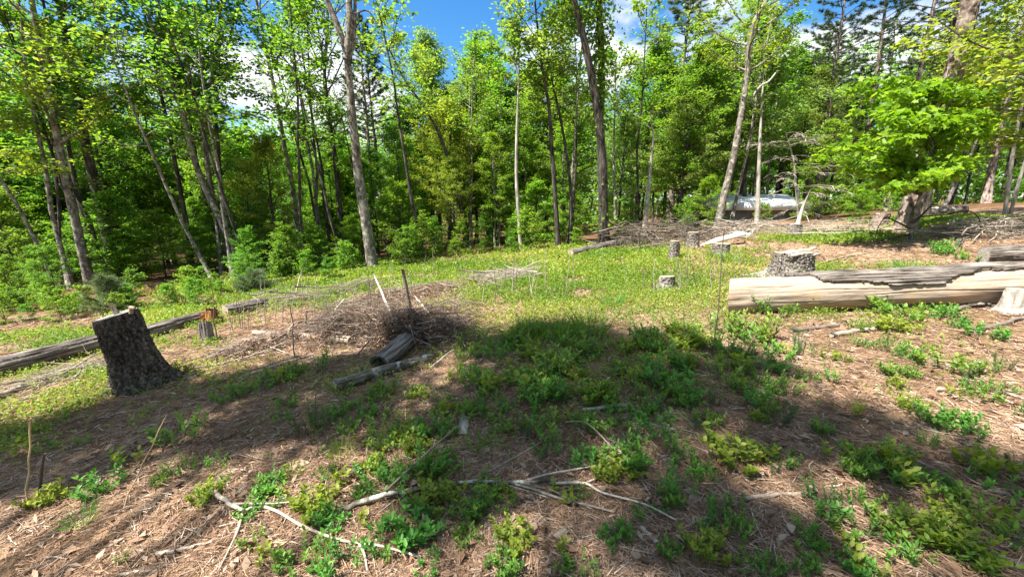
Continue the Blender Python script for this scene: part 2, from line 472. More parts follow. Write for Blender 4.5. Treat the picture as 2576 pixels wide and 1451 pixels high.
def ground_material():
    m, nt, N, L = new_mat('pine_straw_ground')
    out = N.new('ShaderNodeOutputMaterial'); b = N.new('ShaderNodeBsdfPrincipled')
    b.inputs['Roughness'].default_value = 0.95; b.inputs['Specular IOR Level'].default_value = 0.1
    tc = N.new('ShaderNodeTexCoord')
    def noise(scale, detail=5, rough=0.6, dist=0.0):
        n = N.new('ShaderNodeTexNoise'); n.inputs['Scale'].default_value = scale; n.inputs['Detail'].default_value = detail
        n.inputs['Roughness'].default_value = rough; n.inputs['Distortion'].default_value = dist
        L.new(tc.outputs['Object'], n.inputs['Vector']); return n
    big = noise(0.8, 4); mid = noise(7, 6, 0.65, 0.4); fine = noise(70, 5, 0.7, 1.5)
    c1 = ramp(N, [(0.35, (0.225, 0.142, 0.086)), (0.52, (0.320, 0.212, 0.134)), (0.68, (0.385, 0.283, 0.192))])
    L.new(big.outputs['Fac'], c1.inputs['Fac'])
    c2 = ramp(N, [(0.36, (0.45, 0.42, 0.40)), (0.52, (1.0, 1.0, 1.0)), (0.68, (1.30, 1.26, 1.2))])
    L.new(mid.outputs['Fac'], c2.inputs['Fac'])
    c3 = ramp(N, [(0.34, (0.40, 0.37, 0.35)), (0.52, (1.0, 1.0, 1.0)), (0.68, (1.45, 1.40, 1.34))])
    L.new(fine.outputs['Fac'], c3.inputs['Fac'])
    m1 = N.new('ShaderNodeMix'); m1.data_type = 'RGBA'; m1.blend_type = 'MULTIPLY'; m1.inputs[0].default_value = 1
    m2 = N.new('ShaderNodeMix'); m2.data_type = 'RGBA'; m2.blend_type = 'MULTIPLY'; m2.inputs[0].default_value = 1
    L.new(c1.outputs['Color'], m1.inputs[6]); L.new(c2.outputs['Color'], m1.inputs[7])
    L.new(m1.outputs[2], m2.inputs[6]); L.new(c3.outputs['Color'], m2.inputs[7])
    # the floor of the wood: darker and redder, by where the wood stands
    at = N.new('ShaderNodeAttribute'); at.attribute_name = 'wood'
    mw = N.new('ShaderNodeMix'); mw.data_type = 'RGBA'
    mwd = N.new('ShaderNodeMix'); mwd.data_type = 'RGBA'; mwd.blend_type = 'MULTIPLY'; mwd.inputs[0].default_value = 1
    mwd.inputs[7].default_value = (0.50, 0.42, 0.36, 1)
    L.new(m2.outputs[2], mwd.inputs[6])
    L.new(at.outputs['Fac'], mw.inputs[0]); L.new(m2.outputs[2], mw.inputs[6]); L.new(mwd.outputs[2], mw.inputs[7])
    L.new(mw.outputs[2], b.inputs['Base Color'])
    bp = N.new('ShaderNodeBump'); bp.inputs['Strength'].default_value = 0.8; bp.inputs['Distance'].default_value = 0.02
    ad = N.new('ShaderNodeMath'); ad.operation = 'ADD'
    L.new(fine.outputs['Fac'], ad.inputs[0]); L.new(mid.outputs['Fac'], ad.inputs[1])
    L.new(ad.outputs[0], bp.inputs['Height']); L.new(bp.outputs['Normal'], b.inputs['Normal'])
    L.new(b.outputs[0], out.inputs['Surface'])
    return m
M['ground'] = ground_material()

# ------------------------------------------------------------------ the ground sheet
def axis(lo, hi, fine_lo, fine_hi, step, grow=1.18):
    xs = list(np.arange(fine_lo, fine_hi + 1e-6, step))
    s = step; x = xs[-1]
    while x < hi: s *= grow; x += s; xs.append(x)
    s = step; x = xs[0]; left = []
    while x > lo: s *= grow; x -= s; left.append(x)
    return np.array(left[::-1] + xs)

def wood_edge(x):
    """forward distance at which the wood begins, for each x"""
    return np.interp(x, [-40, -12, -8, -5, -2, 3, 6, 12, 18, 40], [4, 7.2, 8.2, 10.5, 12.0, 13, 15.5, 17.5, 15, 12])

gx = axis(-260, 260, -9, 12, 0.075); gy = axis(-120, 420, 0.2, 10, 0.075)
X, Y = np.meshgrid(gx, gy)
Z = ground_z(X, Y)
near = np.clip(1 - np.hypot(X, Y) / 14, 0, 1)
Z = Z + near * 0.012 * (fbm(X * 9, Y * 9, 11, 3) - 0.5)
nx, ny = len(gx), len(gy)
idx = np.arange(nx * ny).reshape(ny, nx)
gq = np.stack([idx[:-1, :-1], idx[:-1, 1:], idx[1:, 1:], idx[1:, :-1]], -1).reshape(-1, 4)
gme = mesh_from('ground', np.stack([X, Y, Z], -1).reshape(-1, 3), [gq], smooth=True)
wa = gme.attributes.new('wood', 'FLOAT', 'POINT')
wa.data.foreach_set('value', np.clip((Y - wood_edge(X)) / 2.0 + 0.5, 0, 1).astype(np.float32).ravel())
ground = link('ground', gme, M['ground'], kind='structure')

# ------------------------------------------------------------------ trees
def along(P, s):
    """point and direction at fraction s (0..1) of polyline P"""
    d = np.r_[0, np.cumsum(np.linalg.norm(np.diff(P, axis=0), axis=1))]
    t = s * d[-1]
    p = np.array([np.interp(t, d, P[:, k]) for k in range(3)])
    i = min(max(np.searchsorted(d, t) - 1, 0), len(P) - 2)
    return p, (P[i + 1] - P[i]) / (d[i + 1] - d[i] + 1e-9)

def smooth_path(P, n):
    """Catmull-Rom through P, n points per span"""
    P = np.asarray(P, float)
    E = np.vstack([2 * P[0] - P[1], P, 2 * P[-1] - P[-2]])
    out = []
    for i in range(len(P) - 1):
        a, b, c, d = E[i:i + 4]
        for t in np.linspace(0, 1, n, endpoint=False):
            out.append(0.5 * ((2 * b) + (c - a) * t + (2 * a - 5 * b + 4 * c - d) * t * t + (3 * b - a - 3 * c + d) * t ** 3))
    out.append(P[-1])
    return np.array(out)

def unit(az, el):
    return np.array([math.cos(az) * math.cos(el), math.sin(az) * math.cos(el), math.sin(el)])

class Leaves:
    def __init__(self, rng): self.P = []; self.D = []; self.N = []; self.L = []; self.W = []; self.T = []; self.rng = rng
    def spray(self, a, b, n, spread, L, W, droop=0.0, flat=0.75, out=None, tint=(0.15, 0.95)):
        r = self.rng
        u = r.random(n)[:, None]
        p = a + (b - a) * u + r.normal(size=(n, 3)) * spread * np.array([1, 1, 0.55])
        d = r.normal(size=(n, 3)) * np.array([1, 1, 0.35])
        if out is not None: d = d + out * 0.9
        d[:, 2] -= droop
        nrm = r.normal(size=(n, 3)) * (1 - flat) * 1.6; nrm[:, 2] += 1.0 if flat > 0.3 else 0.3
        k = r.uniform(0.65, 1.25, n)
        self.P.append(p); self.D.append(d); self.N.append(nrm); self.L.append(L * k); self.W.append(W * k)
        self.T.append(np.clip(r.normal((tint[0] + tint[1]) / 2, (tint[1] - tint[0]) / 3.2, n), 0, 1))
    def mesh(self, name, **kw):
        c = np.concatenate
        return leaf_mesh(name, c(self.P), c(self.D), c(self.N), c(self.L), c(self.W), c(self.T), **kw)

def grow(seed, path, rad, sp):
    """wood, branches and leaves of a broad-leaved tree along a trunk path (local coordinates)"""
    rng = np.random.default_rng(seed)
    wood = Tubes(); br = Tubes(); lv = Leaves(rng)
    P = np.asarray(path, float)
    d = np.r_[0, np.cumsum(np.linalg.norm(np.diff(P, axis=0), axis=1))]; H = d[-1]
    f = d / H
    rr = rad * (1 - 0.82 * f ** 1.15) * (1 + 0.55 * np.exp(-d / (rad * 2.2)))
    wood.add(P, rr, sp.get('sides', 9), jitter=sp.get('jit', 0.10), rng=rng)
    cb = sp['cb']; n1 = sp['n1']
    fork_dirs = sp.get('az'); few = []
    for i in range(n1):
        if n1 <= 6: br = Tubes(); few.append(br)
        s = cb + (0.985 - cb) * ((i + rng.random()) / n1) ** sp.get('bias', 1.0)
        q = (s - cb) / (1 - cb)
        p0, td = along(P, s)
        r0 = float(np.interp(s, f, rr)) * 0.5
        az = i * 2.399 + rng.uniform(-.6, .6)
        if fork_dirs is not None: az = fork_dirs[0] + rng.uniform(-1, 1) * fork_dirs[1]
        el = sp['el'][0] + (sp['el'][1] - sp['el'][0]) * q + rng.uniform(-.2, .2)
        prof = math.sin(math.pi * min(1, (q * 0.82 + 0.22))) if sp.get('round', True) else 1 - 0.75 * q
        Lb = sp['l1'] * max(0.22, prof) * rng.uniform(0.7, 1.2)
        pts = [p0]; e = el; a = az
        m = 5
        for k in range(m):
            pts.append(pts[-1] + unit(a, e) * Lb / m)
            e += sp.get('curve', 0.05) + rng.uniform(-.16, .16); a += rng.uniform(-.25, .25)
        pts = np.array(pts)
        r0 = min(r0, 0.012 + Lb * sp.get('br', 0.02))
        br.add(pts, np.linspace(r0, 0.006, m + 1), sp.get('bs', 5))
        n2 = sp['n2']
        for k in range(n2):
            t = sp.get('t0', .25) + (1 - sp.get('t0', .25)) * (k + rng.random()) / n2
            b0, bd = along(pts, min(t, .99))
            a2 = math.atan2(bd[1], bd[0]) + rng.choice([-1, 1]) * rng.uniform(.3, 1.3)
            e2 = math.asin(np.clip(bd[2], -1, 1)) * .6 + rng.uniform(-.35, .45)
            L2 = sp['l2'] * rng.uniform(.6, 1.25) * (1.15 - .5 * t)
            tip = b0 + unit(a2, e2) * L2; tip[2] -= sp.get('droop', 0) * L2 * .5
            mid = (b0 + tip) / 2 + np.array([0, 0, .06 * L2])
            br.add(np.array([b0, mid, tip]), [0.008, 0.006, 0.003], 3, cap=False)
            if rng.random() < sp.get('keep', 1.0):
                lv.spray(b0 + (tip - b0) * .2, tip, sp['nl'], sp['sp'], sp['ll'], sp['lw'], sp.get('droop', 0), sp.get('flat', .7),
                         out=np.array([math.cos(a2), math.sin(a2), 0]), tint=sp.get('tint', (.15, .95)))
    return wood, (few or br), lv

def make_tree(name, label, cat, loc, path, rad, sp, bark, leafm, seed, group=None, fine=False):
    wood, br, lv = grow(seed, path, rad, sp)
    t = thing(name, label, cat, loc, group=group)
    link('trunk', wood.mesh('trunk'), bark, t)
    if isinstance(br, list):
        for q_ in br: link('limb', q_.mesh('limb'), bark, t)
        bm = None
    else: bm = br.mesh('branches')
    if bm: link('branches', bm, sp.get('brm', bark), t, kind='stuff')
    if sum(len(p) for p in lv.P): link('crown', lv.mesh('crown', fine=fine), leafm, t)
    return t

def make_pine(name, label, loc, path, rad, seed, cb=0.45, n1=46, l1=2.4, needle='needle', dead=14, nl=34, nlen=0.17, up=0.15, bark='bark_pine', flat=False, group=None, nw=0.014):
    rng = np.random.default_rng(seed)
    wood = Tubes(); br = Tubes()
    P = np.asarray(path, float)
    d = np.r_[0, np.cumsum(np.linalg.norm(np.diff(P, axis=0), axis=1))]; H = d[-1]; f = d / H
    rr = rad * (1 - 0.85 * f ** 1.1) * (1 + 0.4 * np.exp(-d / (rad * 2)))
    wood.add(P, rr, 10, jitter=0.10, rng=rng)
    NP, ND, NT = [], [], []
    for i in range(n1 + dead):
        is_dead = i >= n1
        s = (cb + (0.985 - cb) * (i + rng.random()) / n1) if not is_dead else rng.uniform(max(.12, cb - .35), cb + .05)
        q = max(0, (s - cb) / (1 - cb))
        p0, _ = along(P, s)
        az = i * 2.399 + rng.uniform(-.4, .4)
        Lb = l1 * (1.08 - .85 * q) * rng.uniform(.6, 1.15) * (0.6 if is_dead else 1)
        e = (up + .5 * q + rng.uniform(-.15, .15)) if not is_dead else rng.uniform(-.25, .2)
        pts = [p0]; a = az
        for k in range(5):
            pts.append(pts[-1] + unit(a, e) * Lb / 5); e += rng.uniform(-.10, .16); a += rng.uniform(-.2, .2)
        pts = np.array(pts)
        br.add(pts, np.linspace(min(.03, .012 + .008 * Lb), .005, 6), 4, cap=False)
        for k in range(9 if not is_dead else 4):
            t = .3 + .7 * (k + rng.random()) / (9 if not is_dead else 4)
            b0, bd = along(pts, min(t, .99))
            a2 = math.atan2(bd[1], bd[0]) + rng.choice([-1, 1]) * rng.uniform(.3, 1.1)
            tip = b0 + unit(a2, rng.uniform(-.1, .4)) * (.42 if not is_dead else .5) * rng.uniform(.5, 1.2) * Lb / 2.2
            br.add(np.array([b0, (b0 + tip) / 2, tip]), [.006, .005, .003], 3, cap=False)
            if is_dead: continue
            n = nl
            u = rng.random(n)[:, None]
            p = b0 + (tip - b0) * (.35 + .65 * u)
            ax = (tip - b0) / (np.linalg.norm(tip - b0) + 1e-9)
            dd = rng.normal(size=(n, 3)) + ax * 1.1 + np.array([0, 0, .25])
            if flat: dd[:, 2] *= .5
            NP.append(p); ND.append(dd); NT.append(np.clip(rng.normal(.5, .25, n), 0, 1))
    t = thing(name, label, 'tree', loc, group=group)
    link('trunk', wood.mesh('trunk'), M[bark], t)
    link('branches', br.mesh('branches'), M['bark_dark'], t)
    NP = np.concatenate(NP); ND = np.concatenate(ND); NT = np.concatenate(NT)
    link('crown', blade_mesh('crown', NP, ND, rng.uniform(.7, 1.2, len(NP)) * nlen, np.full(len(NP), nw), NT), M[needle], t)
    return t

def straight(H, bend=0.15, seed=0, n=9, lean=(0, 0)):
    rng = np.random.default_rng(seed)
    z = np.linspace(-0.15, H, n)
    w = np.cumsum(rng.normal(0, bend, (n, 2)), axis=0) * 0.5; w -= w[0]
    return np.stack([w[:, 0] + lean[0] * z, w[:, 1] + lean[1] * z, z], -1)

PARK = (0, -60, 0)
# prototype trees; each is then the first tree of its kind in the wood
SPEC = {
 'understory': dict(cb=.05, n1=38, l1=1.9, el=(.05, .7), n2=8, l2=.55, nl=20, sp=.10, ll=.125, lw=.085, flat=.8, t0=.2),
 'slender':    dict(cb=.32, n1=34, l1=2.2, el=(.25, .9), n2=9, l2=.6, nl=30, sp=.14, ll=.13, lw=.085, flat=.6),
 'round':      dict(cb=.22, n1=50, l1=2.9, el=(.2, 1.0), n2=10, l2=.7, nl=38, sp=.16, ll=.135, lw=.09, flat=.55),
 'oak':        dict(cb=.30, n1=42, l1=2.9, el=(.35, 1.1), n2=10, l2=.65, nl=38, sp=.14, ll=.14, lw=.06, flat=.35, droop=.7, tint=(.3, 1.0)),
 'sparse':     dict(cb=.36, n1=22, l1=3.0, el=(.8, 1.25), n2=9, l2=.55, nl=9, sp=.10, ll=.11, lw=.05, flat=.3, droop=.8, tint=(.4, 1.0), t0=.35, curve=.03),
}
PROTO = {}
def proto(key, spec, H, rad, bark, leafm, seed, label, group, n=2, bend=.12):
    PROTO[key] = []
    for k in range(n):
        t = make_tree({'understory': 'understory_tree', 'slender': 'slender_tree', 'round': 'leafy_tree', 'oak': 'oak_tree', 'sparse': 'sparse_tree'}[spec],
                      label, 'tree', PARK, straight(H, bend, seed + k), rad, SPEC[spec], M[bark], M[leafm], seed + k, group)
        PROTO[key].append([t, H, 0, label, group])
proto('us_green', 'understory', 5.5, .05, 'bark_dark', 'leaf_green', 100, 'small green understory tree', 'understory trees', 3)
proto('us_bright', 'understory', 4.5, .045, 'bark_dark', 'leaf_bright', 110, 'small bright green sapling', 'bright saplings', 3)
proto('slender', 'slender', 11, .10, 'bark_dark', 'leaf_green', 120, 'slender dark trunked green tree', 'slender trees', 3)
proto('slender_b', 'slender', 11, .09, 'bark_grey', 'leaf_bright', 130, 'slender grey trunked bright tree', 'slender grey trees', 2)
proto('round_b', 'round', 11, .11, 'bark_dark', 'leaf_bright', 140, 'full bright green tree', 'full bright trees', 2)
proto('round_g', 'round', 11, .11, 'bark_dark', 'leaf_green', 145, 'full mid green tree', 'full green trees', 2)
proto('oak', 'oak', 11, .12, 'bark_dark', 'leaf_pale', 150, 'pale drooping oak', 'pale oaks', 2)
proto('oak_y', 'oak', 10, .11, 'bark_dark', 'leaf_yellow', 160, 'yellow green oak', 'yellow oaks', 2)
for key, n, kw in (('pine', 2, dict(label='dark bare limbed pine', cb=.5, n1=52, l1=2.2, needle='needle', dead=22, nl=52, nw=.018, group='dark pines')),
                   ('wpine', 1, dict(label='soft white pine', cb=.22, n1=84, l1=3.0, needle='needle_soft', dead=8, flat=True, nlen=.17, nl=70, group='white pines', nw=.02))):
    PROTO[key] = []
    for k in range(n):
        t = make_pine('pine_tree', kw['label'], PARK, straight(13, .06, 170 + k), .15, 170 + k, **{a: b for a, b in kw.items() if a != 'label'})
        PROTO[key].append([t, 13, 0, kw['label'], kw['group']])

PLACED = []
def place_words(u, y, x):
    w = [(60, 'at the left frame edge'), (340, 'behind the thick dark trunks'), (660, 'around the curved leaning trunk'), (870, 'around the two sparse oaks'), (1000, 'behind the grey forked trunk'),
         (1200, 'left of the pale bare trunk'), (1370, 'behind the pale bare trunk'), (1560, 'behind the forked dark oak'), (1780, 'behind the dark brush heap'), (2000, 'behind the leaning grey trunk'),
         (2250, 'behind the spiked stump'), (2480, 'behind the big leaning pine'), (99999, 'at the right frame edge')]
    place = [s for lim, s in w if u < lim][0]
    d = y - float(wood_edge(x))
    return ('near edge ' if d < 4.5 else ('further back ' if d < 12 else 'deep ')) + place
def plant(key, u, y, vtop, rng, label=None, own=False, fat=1.0):
    """stand a tree of a kind at column u, y metres ahead, its top seen at row vtop"""
    b = BASE(u, y)
    top = AT(u, vtop, y).z
    pr = PROTO[key][rng.integers(len(PROTO[key]))]
    s = max(.25, (top - b.z) / (pr[1] * (1.0 if 'pine' in key else 1.13)))
    sc = (s * fat * rng.uniform(.9, 1.1),) * 2 + (s,)
    rot = (rng.uniform(-.04, .04), rng.uniform(-.04, .04), rng.uniform(0, 6.28))
    if pr[2] == 0:
        o = pr[0]; o.location = b; o.rotation_euler = rot; o.scale = sc
    else:
        o = dup(pr[0], b, rot, sc)
    pr[2] += 1
    pw = place_words(u, y, b.x); o['label'] = pr[3] + ', ' + pw; o['group'] = pr[4] + ', ' + pw
    if label:
        o['label'] = label
        if 'group' in o: del o['group']
    PLACED.append((b.x, b.y))
    return o

rngT = np.random.default_rng(42)
# trees one can make out, by place: kind, column, distance, row of the top
MID = [
 ('oak', 1090, 24, 40, 'pale oak with drooping new leaves, its top against blue sky left of the gap'),
 ('oak_y', 1130, 19, 215, 'yellow green oak in front of the pale oak, centre of the wood edge'),
 ('round_b', 1235, 25, 70, 'tall bright green tree at the left edge of the blue sky gap'),
 ('round_b', 1180, 21, 230, 'bushy bright green tree left of the pale thin trunk'),
 ('slender_b', 1245, 17, 300, 'slim bright green tree just left of the pale thin trunk'),
 ('oak', 1370, 23, 120, 'loose crowned oak with pale leaves left of the forked dark oak'),
 ('wpine', 1440, 34, 240, 'small white pine showing far behind the clearing in the sky gap'),
 ('wpine', 1680, 27, -60, 'tall white pine with feathery tiers right of the forked dark oak'),
 ('wpine', 1590, 24, 200, 'dark shaded white pine close behind the forked dark oak'),
 ('oak', 1760, 21, 40, 'big pale green oak right of the white pine'),
 ('oak', 1700, 19, 180, 'pale green oak in front of the white pine'),
 ('oak', 1860, 20, -80, 'pale oak behind the leaning grey trunk'),
 ('slender', 1990, 22, 90, 'green tree between the leaning grey trunk and the dark pines'),
 ('us_green', 2060, 17, 280, 'leafy understory tree behind the bare dead conifer'),
 ('pine', 2050, 21, -150, 'dark pine left of the group above the maple sapling'),
 ('pine', 2160, 23, -200, 'dark pine above the left side of the maple sapling'),
 ('pine', 2230, 19, -250, 'dark pine with crooked dead limbs above the maple sapling'),
 ('pine', 2320, 24, -200, 'dark pine behind the big leaning pine trunk'),
 ('pine', 2480, 20, -250, 'dark pine right of the big leaning pine trunk'),
 ('pine', 945, 20, 40, 'thin dark pine right of the tall grey forked trunk'),
 ('pine', 975, 21, 90, 'second thin dark pine right of the tall grey forked trunk'),
 ('pine', 310, 26, 190, 'dark pine half hidden in the left part of the wood'),
 ('slender', 1030, 16, 270, 'dark leaved tree right of the thin pines'),
 ('us_bright', 800, 11.8, 560, 'bright leafy maple bush at the wood edge left of the grey forked trunk'),
 ('us_bright', 1020, 14, 440, 'bright sapling right of the foot of the grey forked trunk'),
 ('us_bright', 1780, 15.5, 430, 'bright yellow green sapling behind the brush heap'),
 ('us_bright', 2160, 12.5, 505, 'small bright sapling beside the stump left of the big pine'),
]
for key, u, y, vt, lab in MID:
    plant(key, u, y, vt, rngT, lab, fat=1.3 if key in ('oak', 'round_b', 'wpine', 'oak_y') else 1.0)

# the wood behind: rows of trees, each its own object
def fill(keys, n, u0, u1, dy0, dy1, v0, v1, fat=1.0):
    for k in range(n):
        u = u0 + (u1 - u0) * (k + rngT.uniform(.1, .9)) / n
        for _ in range(3):
            x = (u - 1288) / FPX * 15
            y = float(wood_edge(np.array([x * .8])[0])) + rngT.uniform(dy0, dy1)
        vt = rngT.uniform(v0, v1)
        if 590 < u < 900: vt = max(vt, rngT.uniform(270, 330))          # the sky shows low here
        if 1400 < u < 1570: vt = max(vt, 260)
        if 1770 < u < 2080 and y < 20: continue                # the shed shows through here
        plant(keys[rngT.integers(len(keys))], u, y, vt, rngT, fat=fat)
fill(['us_green', 'us_green', 'us_bright'], 5, -140, 200, 1.5, 4, 600, 700, 1.1)
fill(['us_green', 'us_bright', 'us_bright'], 30, -120, 1330, 4.5, 9, 430, 580, 1.15)
fill(['us_bright', 'us_bright', 'slender_b'], 24, -100, 900, 9, 16, 330, 520, 1.2)
fill(['us_bright', 'us_green'], 10, 620, 1330, 1.2, 3, 520, 600, 1.0)
fill(['us_green', 'us_bright'], 20, 1300, 2620, 2, 6, 400, 500, 1.0)
fill(['slender', 'slender_b', 'slender'], 8, -120, 560, 8, 13, -120, 180)
fill(['slender', 'slender_b', 'us_bright'], 12, -150, 900, 9, 15, 150, 350)
fill(['slender_b', 'round_b', 'oak_y', 'slender'], 18, 640, 1420, 4, 12, 280, 390, 1.15)
fill(['oak', 'round_b'], 8, 1040, 1400, 8, 13, 100, 220, 1.1)
fill(['slender', 'round_g', 'oak', 'pine'], 16, 1520, 2700, 4, 10, 40, 260, 1.1)
fill(['round_b', 'oak', 'wpine'], 8, 1560, 2050, 8, 14, 30, 180, 1.2)
fill(['round_b', 'round_g', 'slender_b', 'us_bright'], 30, -200, 2750, 13, 24, 230, 400, 1.2)
fill(['round_g', 'us_bright', 'slender'], 26, -200, 2750, 24, 40, 380, 440, 1.6)
for key in PROTO:
    for pr in PROTO[key]:
        if pr[2] == 0:
            for ch in list(pr[0].children): bpy.data.objects.remove(ch)
            bpy.data.objects.remove(pr[0])

# ---- trees traced one by one: trunk path in the picture at a forward distance
def hero_path(y, pts, extra=3.0, dep=0.25, seed=0):
    """pts in picture coordinates, base first; carried on upwards beyond the frame by extra metres"""
    rng = np.random.default_rng(seed)
    W = [AT(u, v, y) for u, v in pts]
    b = BASE(pts[0][0], y)
    W = [np.array(w) for w in W]
    W[0] = np.array([W[0][0], y, b.z - .12])
    dr = rng.normal(0, dep)
    for i, w in enumerate(W): w[1] += dr * i / len(W)
    if extra:
        d = W[-1] - W[-2]; d /= np.linalg.norm(d)
        W.append(W[-1] + (d * .8 + np.array([0, 0, .4])) * extra)
    P = smooth_path(W, 5)
    return b, P - np.array(b)

BARE = dict(cb=.75, n1=3, l1=.8, el=(.4, .9), n2=3, l2=.4, nl=0, sp=.1, ll=.1, lw=.06)
def hero(name, label, y, pts, wpx, sp, bark, leafm, seed, extra=3.0, cat='tree'):
    b, P = hero_path(y, pts, extra, seed=seed)
    rad = wpx * y / FPX / 2 * 1.02 / math.sqrt(1 + ((pts[0][0] - 1288) / FPX) ** 2)
    return make_tree(name, label, cat, b, P, rad, sp, M[bark], M[leafm] if leafm else None, seed)

S = lambda **k: dict(dict(cb=.35, n1=26, l1=2.4, el=(.3, .9), n2=9, l2=.6, nl=22, sp=.13, ll=.13, lw=.08, flat=.6, sides=12), **k)
hero('tall_tree', 'thick dark trunk leaning left under dark leaves at the far left', 13.2, [(292, 705), (262, 560), (228, 430), (185, 230), (152, 60), (130, -60)], 34,
     S(cb=.40, n1=34, l1=3.0), 'bark_dark', 'leaf_green', 301)
hero('tall_tree', 'lichened grey brown trunk left of the thick dark trunk, with a low left limb', 11.6, [(236, 752), (205, 620), (165, 445), (142, 330), (108, 160), (80, 0)], 29,
     S(cb=.36, n1=26, l1=2.6), 'bark_grey', 'leaf_yellow', 302)
hero('tall_tree', 'thin dark trunk between the two big trunks at far left', 13.5, [(262, 742), (235, 620), (200, 480), (170, 300), (140, 100)], 17,
     S(cb=.45, n1=16), 'bark_dark', 'leaf_green', 303)
hero('tall_tree', 'pale thin stem leaning hard left near the left frame edge', 10.5, [(160, 790), (120, 660), (70, 540), (20, 450), (-60, 340)], 13,
     S(cb=.4, n1=14, l1=1.6), 'bark_grey', 'leaf_yellow', 304)
hero('leaning_tree', 'grey smooth trunk leaning left in a long curve, left half of the wood', 12.8, [(602, 692), (572, 600), (490, 430), (440, 260), (385, 110), (340, 10)], 20,
     S(cb=.42, n1=24, l1=2.6), 'bark_grey', 'leaf_green', 305)
hero('forked_tree', 'slim grey trunk with upright forks just right of the curved leaning trunk', 13.6, [(580, 650), (552, 560), (530, 440), (522, 330), (535, 240), (560, 110)], 16,
     S(cb=.42, n1=22, l1=2.0, el=(.7, 1.1)), 'bark_grey', 'leaf_dark', 306)
hero('slim_tree', 'dark slim trunk left of the curved leaning trunk', 13.8, [(492, 735), (476, 600), (455, 480), (425, 320), (400, 200)], 15,
     S(cb=.4, n1=18, l1=1.8), 'bark_dark', 'leaf_green', 307)
hero('slim_tree', 'very thin dark trunk crossing behind the curved leaning trunk', 14.2, [(565, 720), (545, 620), (500, 470), (470, 330)], 10,
     S(cb=.4, n1=14, l1=1.6), 'bark_dark', 'leaf_green', 308)
sparse = dict(cb=.42, n1=22, l1=3.6, el=(.75, 1.2), br=.028, n2=9, l2=.5, nl=8, sp=.09, ll=.11, lw=.045, flat=.3, droop=.8, tint=(.4, 1.0), t0=.35, curve=.03, sides=10, bs=6)
hero('sparse_oak', 'grey oak with upright bare limbs and few yellow leaves against bright cloud', 16.5, [(747, 580), (738, 470), (722, 380), (705, 270), (690, 180), (660, 20)], 15,
     sparse, 'bark_grey', 'leaf_yellow', 309)
hero('sparse_oak', 'dark based oak fanning into thin upright limbs left of the tall grey forked trunk', 17.5, [(852, 540), (846, 430), (826, 290), (815, 190), (822, 60)], 15,
     dict(sparse, n1=24, cb=.40), 'bark_dark', 'leaf_yellow', 310)
t = hero('grey_forked_tree', 'tall straight grey trunk forking at the top of the frame, left of centre', 11.3, [(937, 660), (922, 570), (905, 470), (890, 340), (878, 220), (866, 120), (820, 0), (790, -80)], 27,
     dict(BARE, cb=.8, n1=6, nl=14, l1=1.5), 'bark_grey', 'leaf_yellow', 311, extra=2.0)
def limb(tree, y, pts, r0, r1, bark, sides=8, name='limb'):
    b = tree.location
    W = [np.array(AT(u, v, y)) - np.array(b) for u, v in pts]
    P = smooth_path(W, 4)
    tb = Tubes(); tb.add(P, np.linspace(r0, r1, len(P)), sides)
    return link(name, tb.mesh(name), M[bark], tree)
limb(t, 11.3, [(871, 150), (880, 60), (878, 0), (885, -90)], .10, .07, 'bark_grey')
limb(t, 11.35, [(870, 180), (888, 110), (893, 40), (893, -60)], .06, .04, 'bark_grey')
limb(t, 11.3, [(893, 35), (925, 28), (948, 60)], .025, .008, 'bark_grey')
hero('curved_tree', 'dark thin trunk curving left, right of the thin pines', 17, [(1172, 580), (1150, 470), (1105, 340), (1060, 260), (1010, 190)], 10, S(cb=.5, n1=14, l1=1.6, nl=14), 'bark_dark', 'leaf_yellow', 312, extra=2)
hero('pale_tree', 'pale thin bare trunk standing at the centre of the wood edge', 13.2, [(1312, 648), (1306, 560), (1299, 450), (1300, 330), (1303, 250)], 10, S(cb=.75, n1=8, l1=1.2), 'bark_pale', 'leaf_green', 313, extra=1.5)
hero('dark_tree', 'dark trunk with a limb arching left, left of the forked dark oak', 13.3, [(1405, 645), (1398, 520), (1388, 380), (1380, 270), (1360, 150)], 13, S(cb=.55, n1=14, l1=2.0, nl=16), 'bark_dark', 'leaf_pale', 314, extra=2)
hero('dark_tree', 'thin dark trunk close left of the forked dark oak', 13.5, [(1430, 648), (1437, 500), (1425, 380), (1405, 270), (1390, 200)], 10, S(cb=.6, n1=9, l1=1.4, nl=14), 'bark_dark', 'leaf_pale', 315, extra=1.5)
# the dark oak with its vine
oakb = 'bark_dark'
t = hero('forked_oak', 'big dark forked oak trunk wrapped in vine leaves, right of centre', 12.0, [(1520, 655), (1517, 560), (1512, 420), (1500, 300), (1475, 170), (1450, 70), (1415, -60)], 26,
     dict(cb=.74, n1=12, l1=2.2, el=(.1, .8), n2=9, l2=.6, nl=24, sp=.14, ll=.13, lw=.08, flat=.5, sides=14), oakb, 'leaf_dark', 316, extra=2)
limb(t, 12.15, [(1508, 330), (1513, 230), (1512, 120), (1506, 0), (1498, -120)], .11, .08, oakb)
rngV = np.random.default_rng(9)
lvV = Leaves(rngV)
bb = np.array(t.location)
for pa, pb, n, w in (((1502, 240), (1516, 40), 900, .17), ((1512, 330), (1490, 220), 500, .16), ((1520, 520), (1520, 440), 240, .17), ((1450, 70), (1415, -10), 900, .35), ((1500, 30), (1505, -60), 500, .3), ((1512, 560), (1520, 540), 160, .3)):
    lvV.spray(np.array(AT(*pa, 12.0)) - bb, np.array(AT(*pb, 12.0)) - bb, n, w, .11, .08, .5, .3)
link('vine', lvV.mesh('vine'), M['leaf_green'], t)
